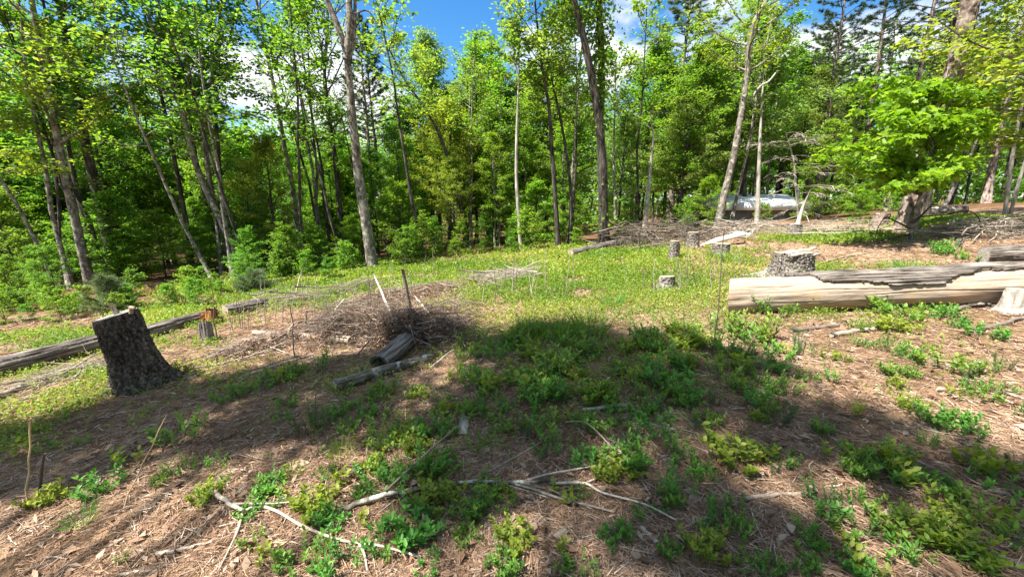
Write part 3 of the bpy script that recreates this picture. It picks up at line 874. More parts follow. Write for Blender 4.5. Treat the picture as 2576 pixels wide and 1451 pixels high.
hero('dead_snag', 'pale grey dead trunk with a thin spike top behind the brush heap', 16.5, [(1620, 590), (1628, 500), (1637, 400), (1640, 345), (1632, 280)], 13, dict(BARE, l1=.5), 'bark_pale', None, 317, extra=0, cat='dead tree')
hero('pale_tree', 'thin pale trunk between the forked dark oak and the grey dead trunk', 17, [(1550, 590), (1548, 500), (1545, 390), (1547, 300)], 9, S(cb=.6, n1=10, l1=1.4), 'bark_grey', 'leaf_pale', 318, extra=2)
hero('leaning_oak', 'grey trunk leaning right with a dark upper half and yellow green crown', 13.3, [(1802, 575), (1822, 500), (1850, 390), (1872, 280), (1888, 190), (1905, 60), (1960, -40)], 20,
     S(cb=.5, n1=20, l1=2.4, nl=20, ll=.13, lw=.06, droop=.5, flat=.4, el=(.3, 1.0)), 'bark_grey', 'leaf_yellow', 319, extra=2)
t = hero('dead_snag', 'tall pale dead trunk with a broken slanting top limb', 13.6, [(1905, 572), (1910, 480), (1917, 370), (1925, 270), (1934, 182)], 14, dict(BARE, n1=0), 'bark_pale', None, 320, extra=0, cat='dead tree')
limb(t, 13.6, [(1888, 250), (1912, 218), (1934, 205), (1956, 178)], .035, .02, 'bark_pale')
# big pine at the right: plated bark as geometry
def plated_trunk(P, rad, sides, seed, plate=0.11, depth=0.022, flare=.35):
    P = np.asarray(P, float)
    d = np.r_[0, np.cumsum(np.linalg.norm(np.diff(P, axis=0), axis=1))]
    n = int(d[-1] / 0.03)
    t = np.linspace(0, d[-1], n)
    Q = np.stack([np.interp(t, d, P[:, k]) for k in range(3)], -1)
    r = rad * (1 - .45 * t / d[-1]) * (1 + flare * np.exp(-t / (rad * 1.8)))
    th = np.arange(sides) * 2 * math.pi / sides
    TH, TT = np.meshgrid(th, t)
    c, idv = cell(TH * rad / plate * 1.0, TT / (plate * 1.6), seed)
    disp = depth * (np.clip(c * 3.2, 0, 1) - .6) + depth * .5 * (idv - .5) + .006 * (vnoise(TH * 30, TT * 40, seed) - .5)
    T = np.gradient(Q, axis=0); T /= np.linalg.norm(T, axis=1, keepdims=True)
    A = np.cross(T, [0, 1, 0.01]); A /= np.linalg.norm(A, axis=1, keepdims=True); B = np.cross(T, A)
    RR = r[:, None] + disp
    V = Q[:, None, :] + RR[:, :, None] * (np.cos(TH)[:, :, None] * A[:, None, :] + np.sin(TH)[:, :, None] * B[:, None, :])
    i = np.arange(n - 1)[:, None] * sides; k = np.arange(sides)[None, :]; k2 = (k + 1) % sides
    q = np.stack([i + k, i + k2, i + sides + k2, i + sides + k], -1).reshape(-1, 4)
    return mesh_from('trunk', V.reshape(-1, 3), [q], np.clip(c, 0, 1).reshape(n, sides)[:-1].ravel(), True)
b, P = hero_path(10.4, [(2273, 585), (2300, 490), (2340, 360), (2388, 215), (2425, 70), (2450, -60)], 4, dep=.05, seed=5)
bigpine = make_pine('big_pine', 'big reddish grey pine trunk leaning right behind the maple sapling', b, P, .1, 330, cb=.72, n1=40, l1=2.6, dead=6, needle='needle')
old = [c for c in bigpine.children if c.name.startswith('trunk')][0]
bpy.data.objects.remove(old)
link('trunk', plated_trunk(P, .205, 56, 21), M['bark_pine'], bigpine)
hero('dark_pine', 'dark straight pine trunk close behind the big leaning pine', 13, [(2330, 560), (2350, 400), (2385, 200), (2420, 0)], 20, dict(BARE, cb=.3, n1=16, l1=1.2, el=(-.1, .3)), 'bark_dark', None, 331)
hero('pale_sapling', 'thin pale twin stem at the far right edge, left stem', 11.6, [(2528, 545), (2540, 440), (2556, 330), (2580, 210)], 13, S(cb=.5, n1=16, l1=2.2, nl=18), 'bark_pale', 'leaf_yellow', 332)
hero('pale_sapling', 'thin pale twin stem at the far right edge, right stem', 11.6, [(2540, 545), (2556, 460), (2580, 360), (2610, 250)], 11, S(cb=.5, n1=16, l1=2.2, nl=18), 'bark_pale', 'leaf_yellow', 333)
b = BASE(2720, 8.2)
make_tree('edge_tree', 'yellow green branches hanging in from beyond the right frame edge', 'tree', b, straight(9, .1, 334), .12,
          S(cb=.18, n1=30, l1=3.6, el=(.1, .6), nl=26, az=(2.6, .9), droop=.25), M['bark_grey'], M['leaf_yellow'], 334)
# background trunks standing close in the wood
for k in range(46):
    if k < 30: u = rngT.uniform(-80, 1450)
    else: u = rngT.uniform(1560, 2560)
    x = (u - 1288) / FPX * 15
    y = max(11.5, float(wood_edge(x)) + rngT.uniform(1.5, 9))
    if k == 0:
        thin = [make_tree('thin_tree', 'thin dark trunk standing in the shade of the wood', 'tree', PARK, straight(9, .10, 400 + i), .055,
                S(cb=.45, n1=12, l1=1.4, nl=14, n2=6), M['bark_dark' if i < 2 else 'bark_grey'], M['leaf_green'], 400 + i, group='thin trunks in the wood') for i in range(3)]
        used = [0, 0, 0]
    i = k % 3; s = rngT.uniform(.7, 1.25)
    rot = (rngT.normal(0, .05), rngT.normal(0, .07), rngT.uniform(0, 6.28))
    bs = BASE(u, y)
    if not used[i]: o = thin[i]; o.location = bs; o.rotation_euler = rot; o.scale = (s * 1.1,) * 2 + (s,); used[i] = 1
    else: o = dup(thin[i], bs, rot, (s * 1.1,) * 2 + (s,))
    pw = place_words(u, y, bs.x)
    o['label'] = ('thin grey tree, ' if i == 2 else 'thin dark tree, ') + pw; o['group'] = 'thin trees, ' + pw

# maple sapling
def maple_sapling():
    rng = np.random.default_rng(77)
    y = 8.7
    b = BASE(2292, y); B0 = np.array(b)
    A = lambda u, v, dy=0: np.array(AT(u, v, y + dy)) - B0
    t = thing('maple_sapling', 'bright green maple sapling in full sun in front of the big leaning pine', 'tree', b)
    W = smooth_path([A(2290, 606), A(2302, 540), A(2330, 450), A(2342, 390), A(2352, 310), A(2360, 240)], 5); W[0][2] = -.1
    tb = Tubes(); tb.add(W, np.linspace(.05, .014, len(W)), 10, jitter=.1, rng=rng)
    link('trunk', tb.mesh('trunk'), M['bark_grey'], t)
    br = Tubes(); lv = Leaves(rng)
    tips = [(2040, 395), (2090, 360), (2120, 420), (2150, 330), (2130, 230), (2180, 200), (2170, 280), (2230, 240), (2260, 300), (2300, 220), (2340, 210), (2370, 215), (2420, 225),
            (2470, 235), (2510, 245), (2450, 290), (2400, 280), (2520, 295), (2480, 330), (2430, 350), (2380, 330), (2450, 390), (2400, 430), (2420, 400), (2330, 440), (2280, 450), (2240, 470), (2220, 430), (2200, 390), (2250, 380), (2300, 330), (2330, 290), (2170, 470), (2210, 340), (2360, 450), (2280, 260), (2350, 380), (2290, 400)]
    for i, (u, v) in enumerate(tips):
        tip = A(u, v, rng.uniform(-1.3, 1.3))
        s = np.clip(.93 - (v - 215) / 330, .35, .95)
        p0, _ = along(W, s)
        mid = (p0 + tip) / 2 + np.array([0, 0, .14])
        pts = smooth_path([p0, mid, tip], 4)
        br.add(pts, np.linspace(.016, .004, len(pts)), 5, cap=False)
        for k in range(7):
            q, dd = along(pts, .35 + .65 * (k + rng.random()) / 7)
            e = q + np.array([rng.normal(0, .22), rng.normal(0, .22), rng.normal(.0, .06)])
            br.add(np.array([q, (q + e) / 2 + [0, 0, .02], e]), [.005, .004, .002], 3, cap=False)
            out = e - q; out[2] = 0; out /= np.linalg.norm(out) + 1e-9
            lv.spray(q, e, 19, .085, .145, .105, droop=.45, flat=.72, out=out * .5)
    link('branches', br.mesh('branches'), M['bark_dark'], t)
    link('leaves', lv.mesh('leaves', shape='maple'), M['leaf_maple'], t, kind='stuff')
    # low dead limbs at its foot
    for pts in ([(2290, 560), (2320, 545), (2380, 540), (2430, 530), (2460, 545), (2468, 575)], [(2300, 560), (2330, 530), (2360, 500), (2385, 480)], [(2288, 575), (2260, 560), (2225, 550), (2200, 590)], [(2290, 590), (2240, 600), (2180, 625)]):
        limb(t, y - .15, pts, .022, .006, 'bark_dark', 6, 'dead_branch')
maple_sapling()

# trees behind and beside the photographer: their crowns throw the foreground shade
def shade_tree(base, H, r, clusters, seed, label):
    rng = np.random.default_rng(seed)
    b = Vector((base[0], base[1], gz(*base))); B0 = np.array(b)
    t = thing('overhead_tree', label, 'tree', b)
    W = straight(H, .08, seed); tb = Tubes(); br = Tubes(); lv = Leaves(rng)
    tb.add(W, r * (1 - .8 * np.linspace(0, 1, len(W))), 12)
    for c, rad, n in clusters:
        c = np.array(c) - B0
        p0, _ = along(W, min(.97, max(.3, (c[2] - 1.5) / H)))
        pts = smooth_path([p0, (p0 + c) / 2 + [0, 0, .4], c], 5)
        br.add(pts, np.linspace(.07, .015, len(pts)), 6, cap=False)
        for k in range(16):
            d = rng.normal(size=3); d /= np.linalg.norm(d); d[2] *= .4
            e = c + d * rad * rng.uniform(.5, 1.0)
            br.add(np.array([c, (c + e) / 2 + [0, 0, .1], e]), [.014, .009, .003], 4, cap=False)
            lv.spray(c + (e - c) * .25, e, n // 16, rad * .17, .12, .08, .2, .6)
    link('trunk', tb.mesh('trunk'), M['bark_dark'], t); link('branches', br.mesh('branches'), M['bark_dark'], t)
    link('crown', lv.mesh('crown'), M['leaf_green'], t)
SH = [sun_vec.x / sun_vec.z, sun_vec.y / sun_vec.z]
def over(x, y, h):
    """the point h above the ground whose shadow falls at (x, y)"""
    g = gz(x, y)
    return (x + SH[0] * h, y + SH[1] * h, g + h)
def cl(lst, n): return [(over(x, y, h), r, int(n * r * r)) for x, y, h, r in lst]
shade_tree((-7.0, -3.0), 12, .22, cl([(-3.6, 3.0, 9, .9), (-2.7, 3.7, 9.5, .9), (-2.2, 2.9, 8.5, .7), (-4.0, 2.5, 9, .5), (-1.2, 4.2, 10, 1.0), (-1.4, 3.0, 8.6, .9), (-3.5, 2.3, 8, .5), (-3.0, 2.6, 9, .6), (-0.3, 2.9, 9.2, .8), (-3.7, 3.5, 8, .55), (-4.2, 2.8, 8.5, .5), (-3.2, 3.5, 9, .7), (-2.0, 4.1, 9.5, .7)], 1700), 501,
           'tall leafy tree left behind the photographer, out of the frame')
shade_tree((-5.0, -6.0), 13, .24, cl([(0.1, 4.1, 11, 1.1), (1.0, 3.9, 10.5, 1.0), (0.3, 2.6, 10, 1.0), (1.3, 2.7, 11, .9), (2.0, 2.2, 11, .75), (1.0, 1.5, 11, .8), (2.5, 1.5, 11.5, .7), (0.0, 1.0, 11, .5), (3.3, .9, 11, 1.0), (1.9, .6, 11, .8), (-1.5, .3, 10, .8), (-.3, 1.9, 10, .5), (.6, 4.6, 10, .7), (2.0, 3.2, 10, .6), (2.9, .2, 10, .9), (.5, .4, 10, .7)], 1700), 502,
           'tall leafy tree behind the photographer, out of the frame')
# more trees added behind the photographer, blocking sky to deepen the foreground shade
for i, (x, y) in enumerate([(4.5, -4.5), (7.5, -2.0), (2.0, -8.5), (6.5, -8), (10.5, -5.5), (12, -1), (-2.5, -12), (-9, -12), (4, -13), (-14, -9), (9, -12), (15, -7)]):
    src = PROTO[['slender', 'round_g', 'oak'][i % 3]][i % 2][0]
    o = dup(src, Vector((x, y, gz(x, y))), (0, 0, i * 1.3), (1.15, 1.15, 1.1), 'leafy tree added behind the photographer to block sky light, out of the frame', 'added sky blocking trees behind the photographer')
# ------------------------------------------------------------------ far wood and shed
def distant_wood():
    rng = np.random.default_rng(88)
    n = 140000
    ang = rng.uniform(R(-75), R(75), n)
    d = rng.uniform(46, 80, n)
    x = np.sin(ang) * d; y = np.cos(ang) * d
    top = 11 + 5 * fbm(ang * 9, d * .06, 5, 4)
    z = ground_z(x, y) + top * rng.random(n) ** .8
    P = np.stack([x, y, z], -1)
    D = rng.normal(size=(n, 3)); N = rng.normal(size=(n, 3)); N[:, 2] += .8
    L = rng.uniform(.32, .6, n)
    tint = np.clip(.5 + .9 * (fbm(ang * 22, z * .3, 6, 3) - .5) + rng.normal(0, .15, n), 0, 1)
    o = link('distant_wood', leaf_mesh('distant_wood', P, D, N, L, L * .6, tint), M['leaf_bright'], kind='stuff')
    tag(o, 'far green wood closing the view behind the nearer trees', 'wood')
distant_wood()

def boxmesh(name, x0, x1, y0, y1, z0, z1):
    v = [(x, y, z) for z in (z0, z1) for y in (y0, y1) for x in (x0, x1)]
    f = [(0, 2, 3, 1), (4, 5, 7, 6), (0, 1, 5, 4), (2, 6, 7, 3), (0, 4, 6, 2), (1, 3, 7, 5)]
    return mesh_from(name, v, [f])
def plain(name, col, rough=.6):
    return bark_mat(name, tuple(.8 * c for c in col), col, tuple(min(1, 1.1 * c) for c in col), scale=(3, 3, 3), bump=.05, rough=rough)
M['white_metal'] = plain('white_metal', (.82, .83, .84)); M['shed_wall'] = plain('shed_wall', (.20, .19, .17))
ya = 18.5
pa = AT(1822, 517, ya); pb = AT(2045, 515, ya)
sh = thing('low_shed', 'long low white roofed shed far behind the trees at right', 'shed', ((pa.x + pb.x) / 2, ya + 2, gz((pa.x + pb.x) / 2, ya)))
hw = (pb.x - pa.x) / 2; zt = pa.z - sh.location.z
link('wall', boxmesh('wall', -hw + .2, hw - .2, -1.7, 1.7, -.6, zt - .2), M['shed_wall'], sh)
vr = [(-hw, -2, zt - .22), (hw, -2, zt - .22), (hw, 2, zt - .22), (-hw, 2, zt - .22), (-hw, -2, zt + .12), (hw, -2, zt + .12), (-hw, 0, zt + .55), (hw, 0, zt + .55), (hw, 2, zt + .12), (-hw, 2, zt + .12)]
link('roof', mesh_from('roof', vr, [[(0, 1, 5, 4), (4, 5, 7, 6), (6, 7, 8, 9), (9, 8, 2, 3), (0, 3, 2, 1)], [(0, 4, 9), (0, 9, 3), (4, 6, 9), (1, 2, 8), (1, 8, 5), (5, 8, 7)]]), M['white_metal'], sh)

# ------------------------------------------------------------------ stumps and logs
def bark_grid(L, r0, r1, seed, sides=72, rows=60, flare=0.0, roots=0, plate=.05, depth=.014, aspect=1.4, z0=-.12, mode='cell', tilt=(0, 0), lob=None):
    """a barked round: grid of vertices along local z"""
    t = np.linspace(0, 1, rows); th = np.arange(sides) * 2 * math.pi / sides
    TH, T = np.meshgrid(th, t)
    Zz = z0 + (L - z0) * T
    h = np.clip(Zz, 0, None)
    r = r0 + (r1 - r0) * np.clip(h / L, 0, 1)
    r = r + flare * np.exp(-h / (.22 * L))
    if roots:
        ph = seed * 1.7
        r = r + flare * 1.2 * np.exp(-h / (.16 * L)) * (np.clip(np.cos(roots * TH + ph), 0, 1) ** 2)
    r = r * (1 + .05 * np.cos(2 * TH + seed) + .03 * np.cos(3 * TH + 2 * seed))
    if lob is not None: r = r + lob(TH, h)
    rm = (r0 + r1) / 2
    if mode == 'cell':
        wob = .25 * vnoise(TH * 3, Zz * 9, seed + 3)
        c, idv = cell(TH * rm / plate + wob, Zz / (plate * aspect) + wob, seed)
        disp = depth * (np.clip(c * 3.0, 0, 1) - .5) + depth * .7 * (idv - .5)
    else:                                   # long ridges
        w = TH * rm / plate + 1.2 * fbm(TH * 1.5, Zz * 1.4, seed, 3)
        rid = np.abs(((w + .5 * vnoise(TH * 9, Zz * 3, seed + 8)) % 1) - .5) * 2
        disp = depth * (np.clip(rid * 1.7, 0, 1) - .5) * (.6 + .8 * vnoise(w * .9, Zz * 5, seed + 1))
    if flare: disp = disp * np.clip((1 - T) * 14, .15, 1)
    disp = disp + depth * .35 * (vnoise(TH * rm * 90, Zz * 70, seed + 5) - .5)
    RR = r + disp
    Xx = RR * np.cos(TH); Yy = RR * np.sin(TH)
    Zt = Zz + np.clip(h / L, 0, 1) ** 3 * (tilt[0] * Xx + tilt[1] * Yy)
    return Xx, Yy, Zt, T

def grid_faces(rows, sides, mask=None):
    i = np.arange(rows - 1)[:, None] * sides; k = np.arange(sides)[None, :]; k2 = (k + 1) % sides
    q = np.stack([i + k, i + k2, i + sides + k2, i + sides + k], -1)
    return q.reshape(-1, 4) if mask is None else q[mask]

def disc_mesh(name, xs, ys, zs, seed, rough=.006, rings=7, raise_=0.0, hollow=0.0):
    """a cut face bounded by the closed outline xs, ys, zs"""
    n = len(xs); c = np.array([xs.mean(), ys.mean(), zs.mean()])
    rng = np.random.default_rng(seed)
    V = []; 
    for k in range(rings):
        f = 1 - k / rings
        p = np.stack([c[0] + (xs - c[0]) * f, c[1] + (ys - c[1]) * f, c[2] + (zs - c[2]) * f + raise_], -1)
        p[:, 2] += rough * (vnoise(p[:, 0] * 45, p[:, 1] * 45, seed) - .5) * (1 if k else 0)
        if hollow: p[:, 2] -= hollow * np.clip((.62 - f) / .2, 0, 1)
        V.append(p)
    V.append(np.array([[c[0], c[1], c[2] + raise_ - hollow]]))
    V = np.concatenate(V)
    k = np.arange(n); k2 = (k + 1) % n
    q = np.concatenate([np.stack([r * n + k, r * n + k2, (r + 1) * n + k2, (r + 1) * n + k], -1) for r in range(rings - 1)])
    t = np.stack([(rings - 1) * n + k, (rings - 1) * n + k2, np.full(n, rings * n)], -1)
    return mesh_from(name, V, [q, t])

def stump(label, base, H, rt, rb, seed, lean=(0, 0), tilt=(0, 0), bark='bark_stump', cut='cut_wood', roots=4, plate=.045, depth=.014, sides=84, rows=64, hollow=0.0, mode='cell', rotz=0.0, aspect=1.4):
    k_ = 1 / math.sqrt(1 + (base[0] / base[1]) ** 2); rt *= k_; rb *= k_
    o = thing('tree_stump', label, 'stump', base, (lean[1], lean[0], rotz))
    X_, Y_, Z_, T = bark_grid(H, rt * 1.04, rt, seed, sides, rows, rb - rt, roots, plate, depth, aspect, tilt=tilt, mode=mode)
    link('bark', mesh_from('bark', np.stack([X_, Y_, Z_], -1).reshape(-1, 3), [grid_faces(rows, sides)], smooth=False), M[bark], o)
    link('cut_face', disc_mesh('cut_face', X_[-1] * .985, Y_[-1] * .985, Z_[-1] - .001, seed, hollow=hollow), M[cut], o)
    return o

def px_size(px, p):
    """metres for px picture units at the depth of point p"""
    return px / FPX * (p[1] * CP - (p[2] - CAM_H) * SP)

b = PX(365, 968)
st = stump('big dark leaning stump with slanted cut top and flared roots, at left', b, .80, px_size(58, b), px_size(84, b), 3, lean=(-.14, .03), tilt=(.10, .05), bark='bark_block', cut='wood_grey', roots=2, plate=.026, depth=.018, sides=220, rows=150, aspect=2.0)
# splinter left standing on its cut top
tb = Tubes(); tb.add([(-.02, .03, .78), (-.03, .03, .85), (-.045, .035, .92)], [.028, .02, .016], 6); link('splinter', tb.mesh('splinter', False), M['wood_pale'], st)
tb = Tubes(); tb.add([(.20, -.04, .80), (.235, -.05, .855), (.27, -.05, .845)], [.02, .024, .014], 6); link('splinter', tb.mesh('splinter', False), M['wood_pale'], st)
b = PX(524, 862)
stump('small hollow stump with a pale slanting rim beside orange rotten wood', b, px_size(52, b), px_size(16, b), px_size(19, b), 4, lean=(-.12, -.15), tilt=(.15, -.3), bark='bark_log', cut='wood_grey', roots=3, plate=.03, depth=.012, sides=60, rows=40, hollow=.12, mode='ridge')
b = PX(1676, 724)
stump('low pale stump alone in the yellow green ground cover', b, px_size(30, b), px_size(20, b), px_size(29, b), 5, tilt=(.05, -.1), bark='bark_stump', plate=.05, sides=64, rows=36)
b = PX(1694, 654)
stump('narrow grey stump, leftmost of the three in front of the brush heap', b, px_size(48, b), px_size(12, b), px_size(15, b), 6, bark='bark_stump', plate=.05, sides=56, rows=40)
b = PX(1741, 622)
stump('taller grey stump, middle of the three in front of the brush heap', b, px_size(38, b), px_size(14, b), px_size(17, b), 7, bark='bark_stump', plate=.06, sides=56, rows=40)
b = PX(1812, 641)
stump('squat grey stump under the end of the pale split slab', b, px_size(29, b), px_size(21, b), px_size(24, b), 8, bark='bark_stump', plate=.05, sides=60, rows=40)
b = PX(1988, 702)
st = stump('big flared stump with a broken plank lying across it, behind the barkless log', b, px_size(68, b), px_size(50, b), px_size(84, b), 9, lean=(.0, .0), tilt=(.05, -.06), bark='bark_stump', roots=4, plate=.034, depth=.018, sides=180, rows=110)
hs = px_size(62, b); ws = px_size(48, b)
def splint(name, a, c, w, th_, seed, parent=None):
    a = np.array(a); c = np.array(c); n = 9; rng = np.random.default_rng(seed)
    t = np.linspace(0, 1, n)[:, None]; C_ = a + (c - a) * t; C_[:, 2] += .012 * rng.normal(size=n)
    hw_ = w / 2 * np.clip(1.25 - .6 * rng.random((n, 1)), .3, 1.2); hw_[0] *= .35; hw_[-1] *= .3
    s_ = np.array([0, 1.0, .25])
    V = np.stack([C_ - s_ * hw_ - [0, 0, th_ / 2], C_ + s_ * hw_ - [0, 0, th_ / 2], C_ + s_ * hw_ + [0, 0, th_ / 2], C_ - s_ * hw_ + [0, 0, th_ / 2]], 1).reshape(-1, 3)
    i_ = np.arange(n - 1)[:, None] * 4; k = np.arange(4)[None, :]; k2 = (k + 1) % 4
    q = np.stack([i_ + k, i_ + k2, i_ + 4 + k2, i_ + 4 + k], -1).reshape(-1, 4)
    q = np.concatenate([q, [[3, 2, 1, 0], [4 * n - 4, 4 * n - 3, 4 * n - 2, 4 * n - 1]]])
    return link(name, mesh_from(name, V, [q]), M['wood_grey'], parent)
o = splint('broken_plank', (-ws * .8, -.10, hs + .03), (ws * .85, -.10, hs + .13), .055, .02, 3)
o.location = b
tag(o, 'grey splintered plank lying across the big flared stump', 'plank')
splint('splinter', (-ws * .72, -.24, hs + .02), (ws * .75, -.22, hs + .04), .07, .03, 4, st)
splint('splinter', (-ws * .5, .05, hs + .02), (ws * .6, .1, hs + .06), .06, .03, 5, st)
b = PX(2209, 574)
stump('reddish grey stump just left of the big leaning pine', b, px_size(37, b), px_size(22, b), px_size(26, b), 10, lean=(.1, 0), bark='bark_pine', plate=.08, depth=.02, sides=64, rows=44)
b = PX(1996, 596)
st = stump('pale stump with a tall pointed spike beside the dead conifer', b, px_size(32, b), px_size(18, b), px_size(24, b), 11, bark='bark_stump', cut='wood_grey', sides=60, rows=40)
tb = Tubes(); hs = px_size(32, b); tb.add([(.05, 0, hs - .05), (.13, 0, hs + .45), (.28, .02, hs + .92)], [px_size(5, b), px_size(3.5, b), .015], 5); link('splinter', tb.mesh('splinter', False), M['wood_grey'], st)
b = PX(2548, 783)
stump('smooth pale barkless stump cut off by the right frame edge', b, px_size(58, b), px_size(36, b), px_size(48, b), 12, tilt=(0, -.05), bark='wood_grey', plate=.2, depth=.01, sides=72, rows=40, roots=5)
b = PX(2408, 622)
stump('small dark stub standing right of the maple sapling shadow', b, px_size(22, b), px_size(8, b), px_size(9, b), 13, lean=(.15, 0), bark='bark_log', sides=40, rows=24)

def log_axis(p0, p1):
    d = (Vector(p1) - Vector(p0)); L = d.length
    return d.to_track_quat('Z', 'Y').to_euler(), L

def log(name, label, p0, p1, r0, r1, seed, bark='bark_log', cut='cut_wood', plate=.05, depth=.012, mode='ridge', sides=64, rows=90, hollow=0.0, cat='log', bow=0.0):
    """lies from p0 to p1 (ground points); rests on the ground"""
    p0 = Vector(p0) + Vector((0, 0, r0 * .93)); p1 = Vector(p1) + Vector((0, 0, r1 * .93))
    rot, L = log_axis(p0, p1)
    o = thing(name, label, cat, p0, rot)
    X_, Y_, Z_, T = bark_grid(L, r0, r1, seed, sides, rows, 0, 0, plate, depth, z0=0, mode=mode)
    if bow:
        X_ = X_ + bow * np.sin(T * math.pi)
    link('bark', mesh_from('bark', np.stack([X_, Y_, Z_], -1).reshape(-1, 3), [grid_faces(rows, sides)]), M[bark], o)
    c0 = disc_mesh('cut_face', X_[0][::-1] * .985, Y_[0][::-1] * .985, Z_[0] + .001, seed, hollow=-hollow)
    link('cut_face', c0, M[cut], o)
    link('cut_face', disc_mesh('cut_face', X_[-1] * .985, Y_[-1] * .985, Z_[-1] - .001, seed + 1, hollow=hollow), M[cut], o)
    return o

# the big barkless log at the right with its plates of bark
p0 = PX(1858, 797); p0.y += .24; p0.z = gz(p0.x, p0.y)
p1 = Vector((7.6, p0.y - .95, 0)); p1.z = gz(p1.x, p1.y)
r0, r1 = .225, .20
a0 = p0 + Vector((0, 0, r0 * .92)); a1 = p1 + Vector((0, 0, r1 * .9 + .06))
rot, Llog = log_axis(a0, a1)
big = thing('fallen_log', 'long pale barkless log with plates of grey bark still on, at right', 'log', a0, rot)
def big_r(T): return r0 + (r1 - r0) * T
rows, sides = 300, 200
t_ = np.linspace(0, 1, rows); th_ = np.arange(sides) * 2 * math.pi / sides
TH, T = np.meshgrid(th_, t_)
ZZ = T * Llog
# the saw cut at the left end runs aslant
_R0 = rot.to_matrix().inverted() @ Vector((0, -1, 0))
CC = big_r(T) * (np.cos(TH) * _R0.x + np.sin(TH) * _R0.y)
ZZ = ZZ - .40 * CC * np.clip(1 - ZZ / .9, 0, 1)
rw = big_r(T) * (1 + .015 * np.cos(3 * TH + 4 * T)) - .004 + .004 * (vnoise(TH * 14, ZZ * 2.2, 41) - .5) + .03 * (vnoise(TH * 2.0, ZZ * 1.5, 42) - .5) + .010 * (vnoise(TH * 5.0, ZZ * 4, 43) - .5)
for _k, (_p, _a, _b) in enumerate([(.9, .1, .8), (1.25, .7, 2.0), (.55, 0, .4), (1.55, 1.3, 2.7), (1.05, 2.1, 2.9), (1.8, .2, 1.1)]):
    _ph = ((TH - math.atan2((rot.to_matrix().inverted() @ Vector((0, 0, 1))).y, (rot.to_matrix().inverted() @ Vector((0, 0, 1))).x)) * 1 + math.pi) % (2 * math.pi) - math.pi
    rw = rw - .014 * np.exp(-((np.abs(_ph) - _p - .05 * np.sin(ZZ * 4 + _k)) / .022) ** 2) * np.clip((ZZ - _a) * 6, 0, 1) * np.clip((_b - ZZ) * 6, 0, 1)
def log_xyz(r): return np.stack([r * np.cos(TH), r * np.sin(TH), ZZ], -1)
link('bare_wood', mesh_from('bare_wood', log_xyz(rw).reshape(-1, 3), [grid_faces(rows, sides)], smooth=True), M['wood_pale'], big)
link('cut_face', disc_mesh('cut_face', (rw * np.cos(TH))[0][::-1] * .99, (rw * np.sin(TH))[0][::-1] * .99, ZZ[0] + .002, 41), M['cut_wood'], big)
link('cut_face', disc_mesh('cut_face', (rw * np.cos(TH))[-1] * .99, (rw * np.sin(TH))[-1] * .99, ZZ[-1] - .002, 42), M['cut_wood'], big)
# which way local x, y point: find the angle of straight up and of the camera
Rm = big.rotation_euler.to_matrix()
up_l = Rm.inverted() @ Vector((0, 0, 1)); cam_l = Rm.inverted() @ Vector((0, -1, 0))
th_up = math.atan2(up_l.y, up_l.x); th_cam = math.atan2(cam_l.y, cam_l.x)
sgn = 1 if math.sin(th_cam - th_up) > 0 else -1
PHI = ((TH - th_up) * sgn + math.pi) % (2 * math.pi) - math.pi        # 0 at the top, + towards the camera, +-pi below
wide = ridge = None
w_ = TH * .24 / .036 + 1.6 * fbm(TH * 1.2, ZZ * .9, 51, 3)
rid = np.abs(((w_ + .6 * vnoise(TH * 6, ZZ * 2.4, 52)) % 1) - .5) * 2
thick = .014 + .026 * np.clip(rid * 1.6, 0, 1) * (.5 + .9 * vnoise(w_ * .8, ZZ * 5, 53)) + .004 * vnoise(TH * 60, ZZ * 40, 54)
def edge(z, seed, a): return a * (vnoise(z * 3.2, z * 0 + seed, seed) - .5) + a * .9 * (vnoise(z * 11, z * 0 + seed, seed + 1) - .5) + a * .6 * (vnoise(z * 30, z * 0 + seed, seed + 2) - .5)
zz = ZZ
lower = np.interp(zz, [0, .5, .62, .85, .95, 1.5, 1.62, 2.1, 2.2, 2.5, 2.9, 5], [-2, -1, .05, .15, .75, .95, 1.15, 1.2, .85, .62, .5, .4])
plateA = (PHI > -2.2) & (PHI < lower + edge(zz, 61, .12)) & (zz > .55) & (zz < 3.05)
plateB = (zz > 2.92 + edge(PHI * .35 + 2, 63, .25) + .10 * np.sin(PHI * 5)) 
plateC = (PHI < -1.2 + edge(zz, 65, .3)) & (zz > .9) & (zz < 3.0) | ((PHI > 2.35 + edge(zz, 66, .3)) & (zz > 1.0) & (zz < 3.0))
def bark_plate(mask, nm):
    msk = mask[:-1, :] & mask[1:, :] & np.roll(mask, -1, 1)[:-1, :] & np.roll(mask, -1, 1)[1:, :]
    outer = log_xyz(rw + thick).reshape(-1, 3); inner = log_xyz(rw - .003).reshape(-1, 3)
    q = grid_faces(rows, sides, msk)
    n = rows * sides
    # side walls along the plate's broken edge
    e = np.concatenate([q[:, [0, 1]], q[:, [1, 2]], q[:, [2, 3]], q[:, [3, 0]]])
    key = e[:, 0].astype(np.int64) * n + e[:, 1]; rev = e[:, 1].astype(np.int64) * n + e[:, 0]
    bd = e[~np.isin(key, rev)]
    side = np.stack([bd[:, 1], bd[:, 0], bd[:, 0] + n, bd[:, 1] + n], -1)
    V = np.concatenate([outer, inner]); F = np.concatenate([q, side])
    uq, inv = np.unique(F.ravel(), return_inverse=True)
    link('bark_plate', mesh_from('bark_plate', V[uq], [inv.reshape(-1, 4)]), M['bark_log'], big)
bark_plate(plateA & ~plateB, 'a'); bark_plate(plateB, 'b'); bark_plate(plateC & ~plateA & ~plateB, 'c')

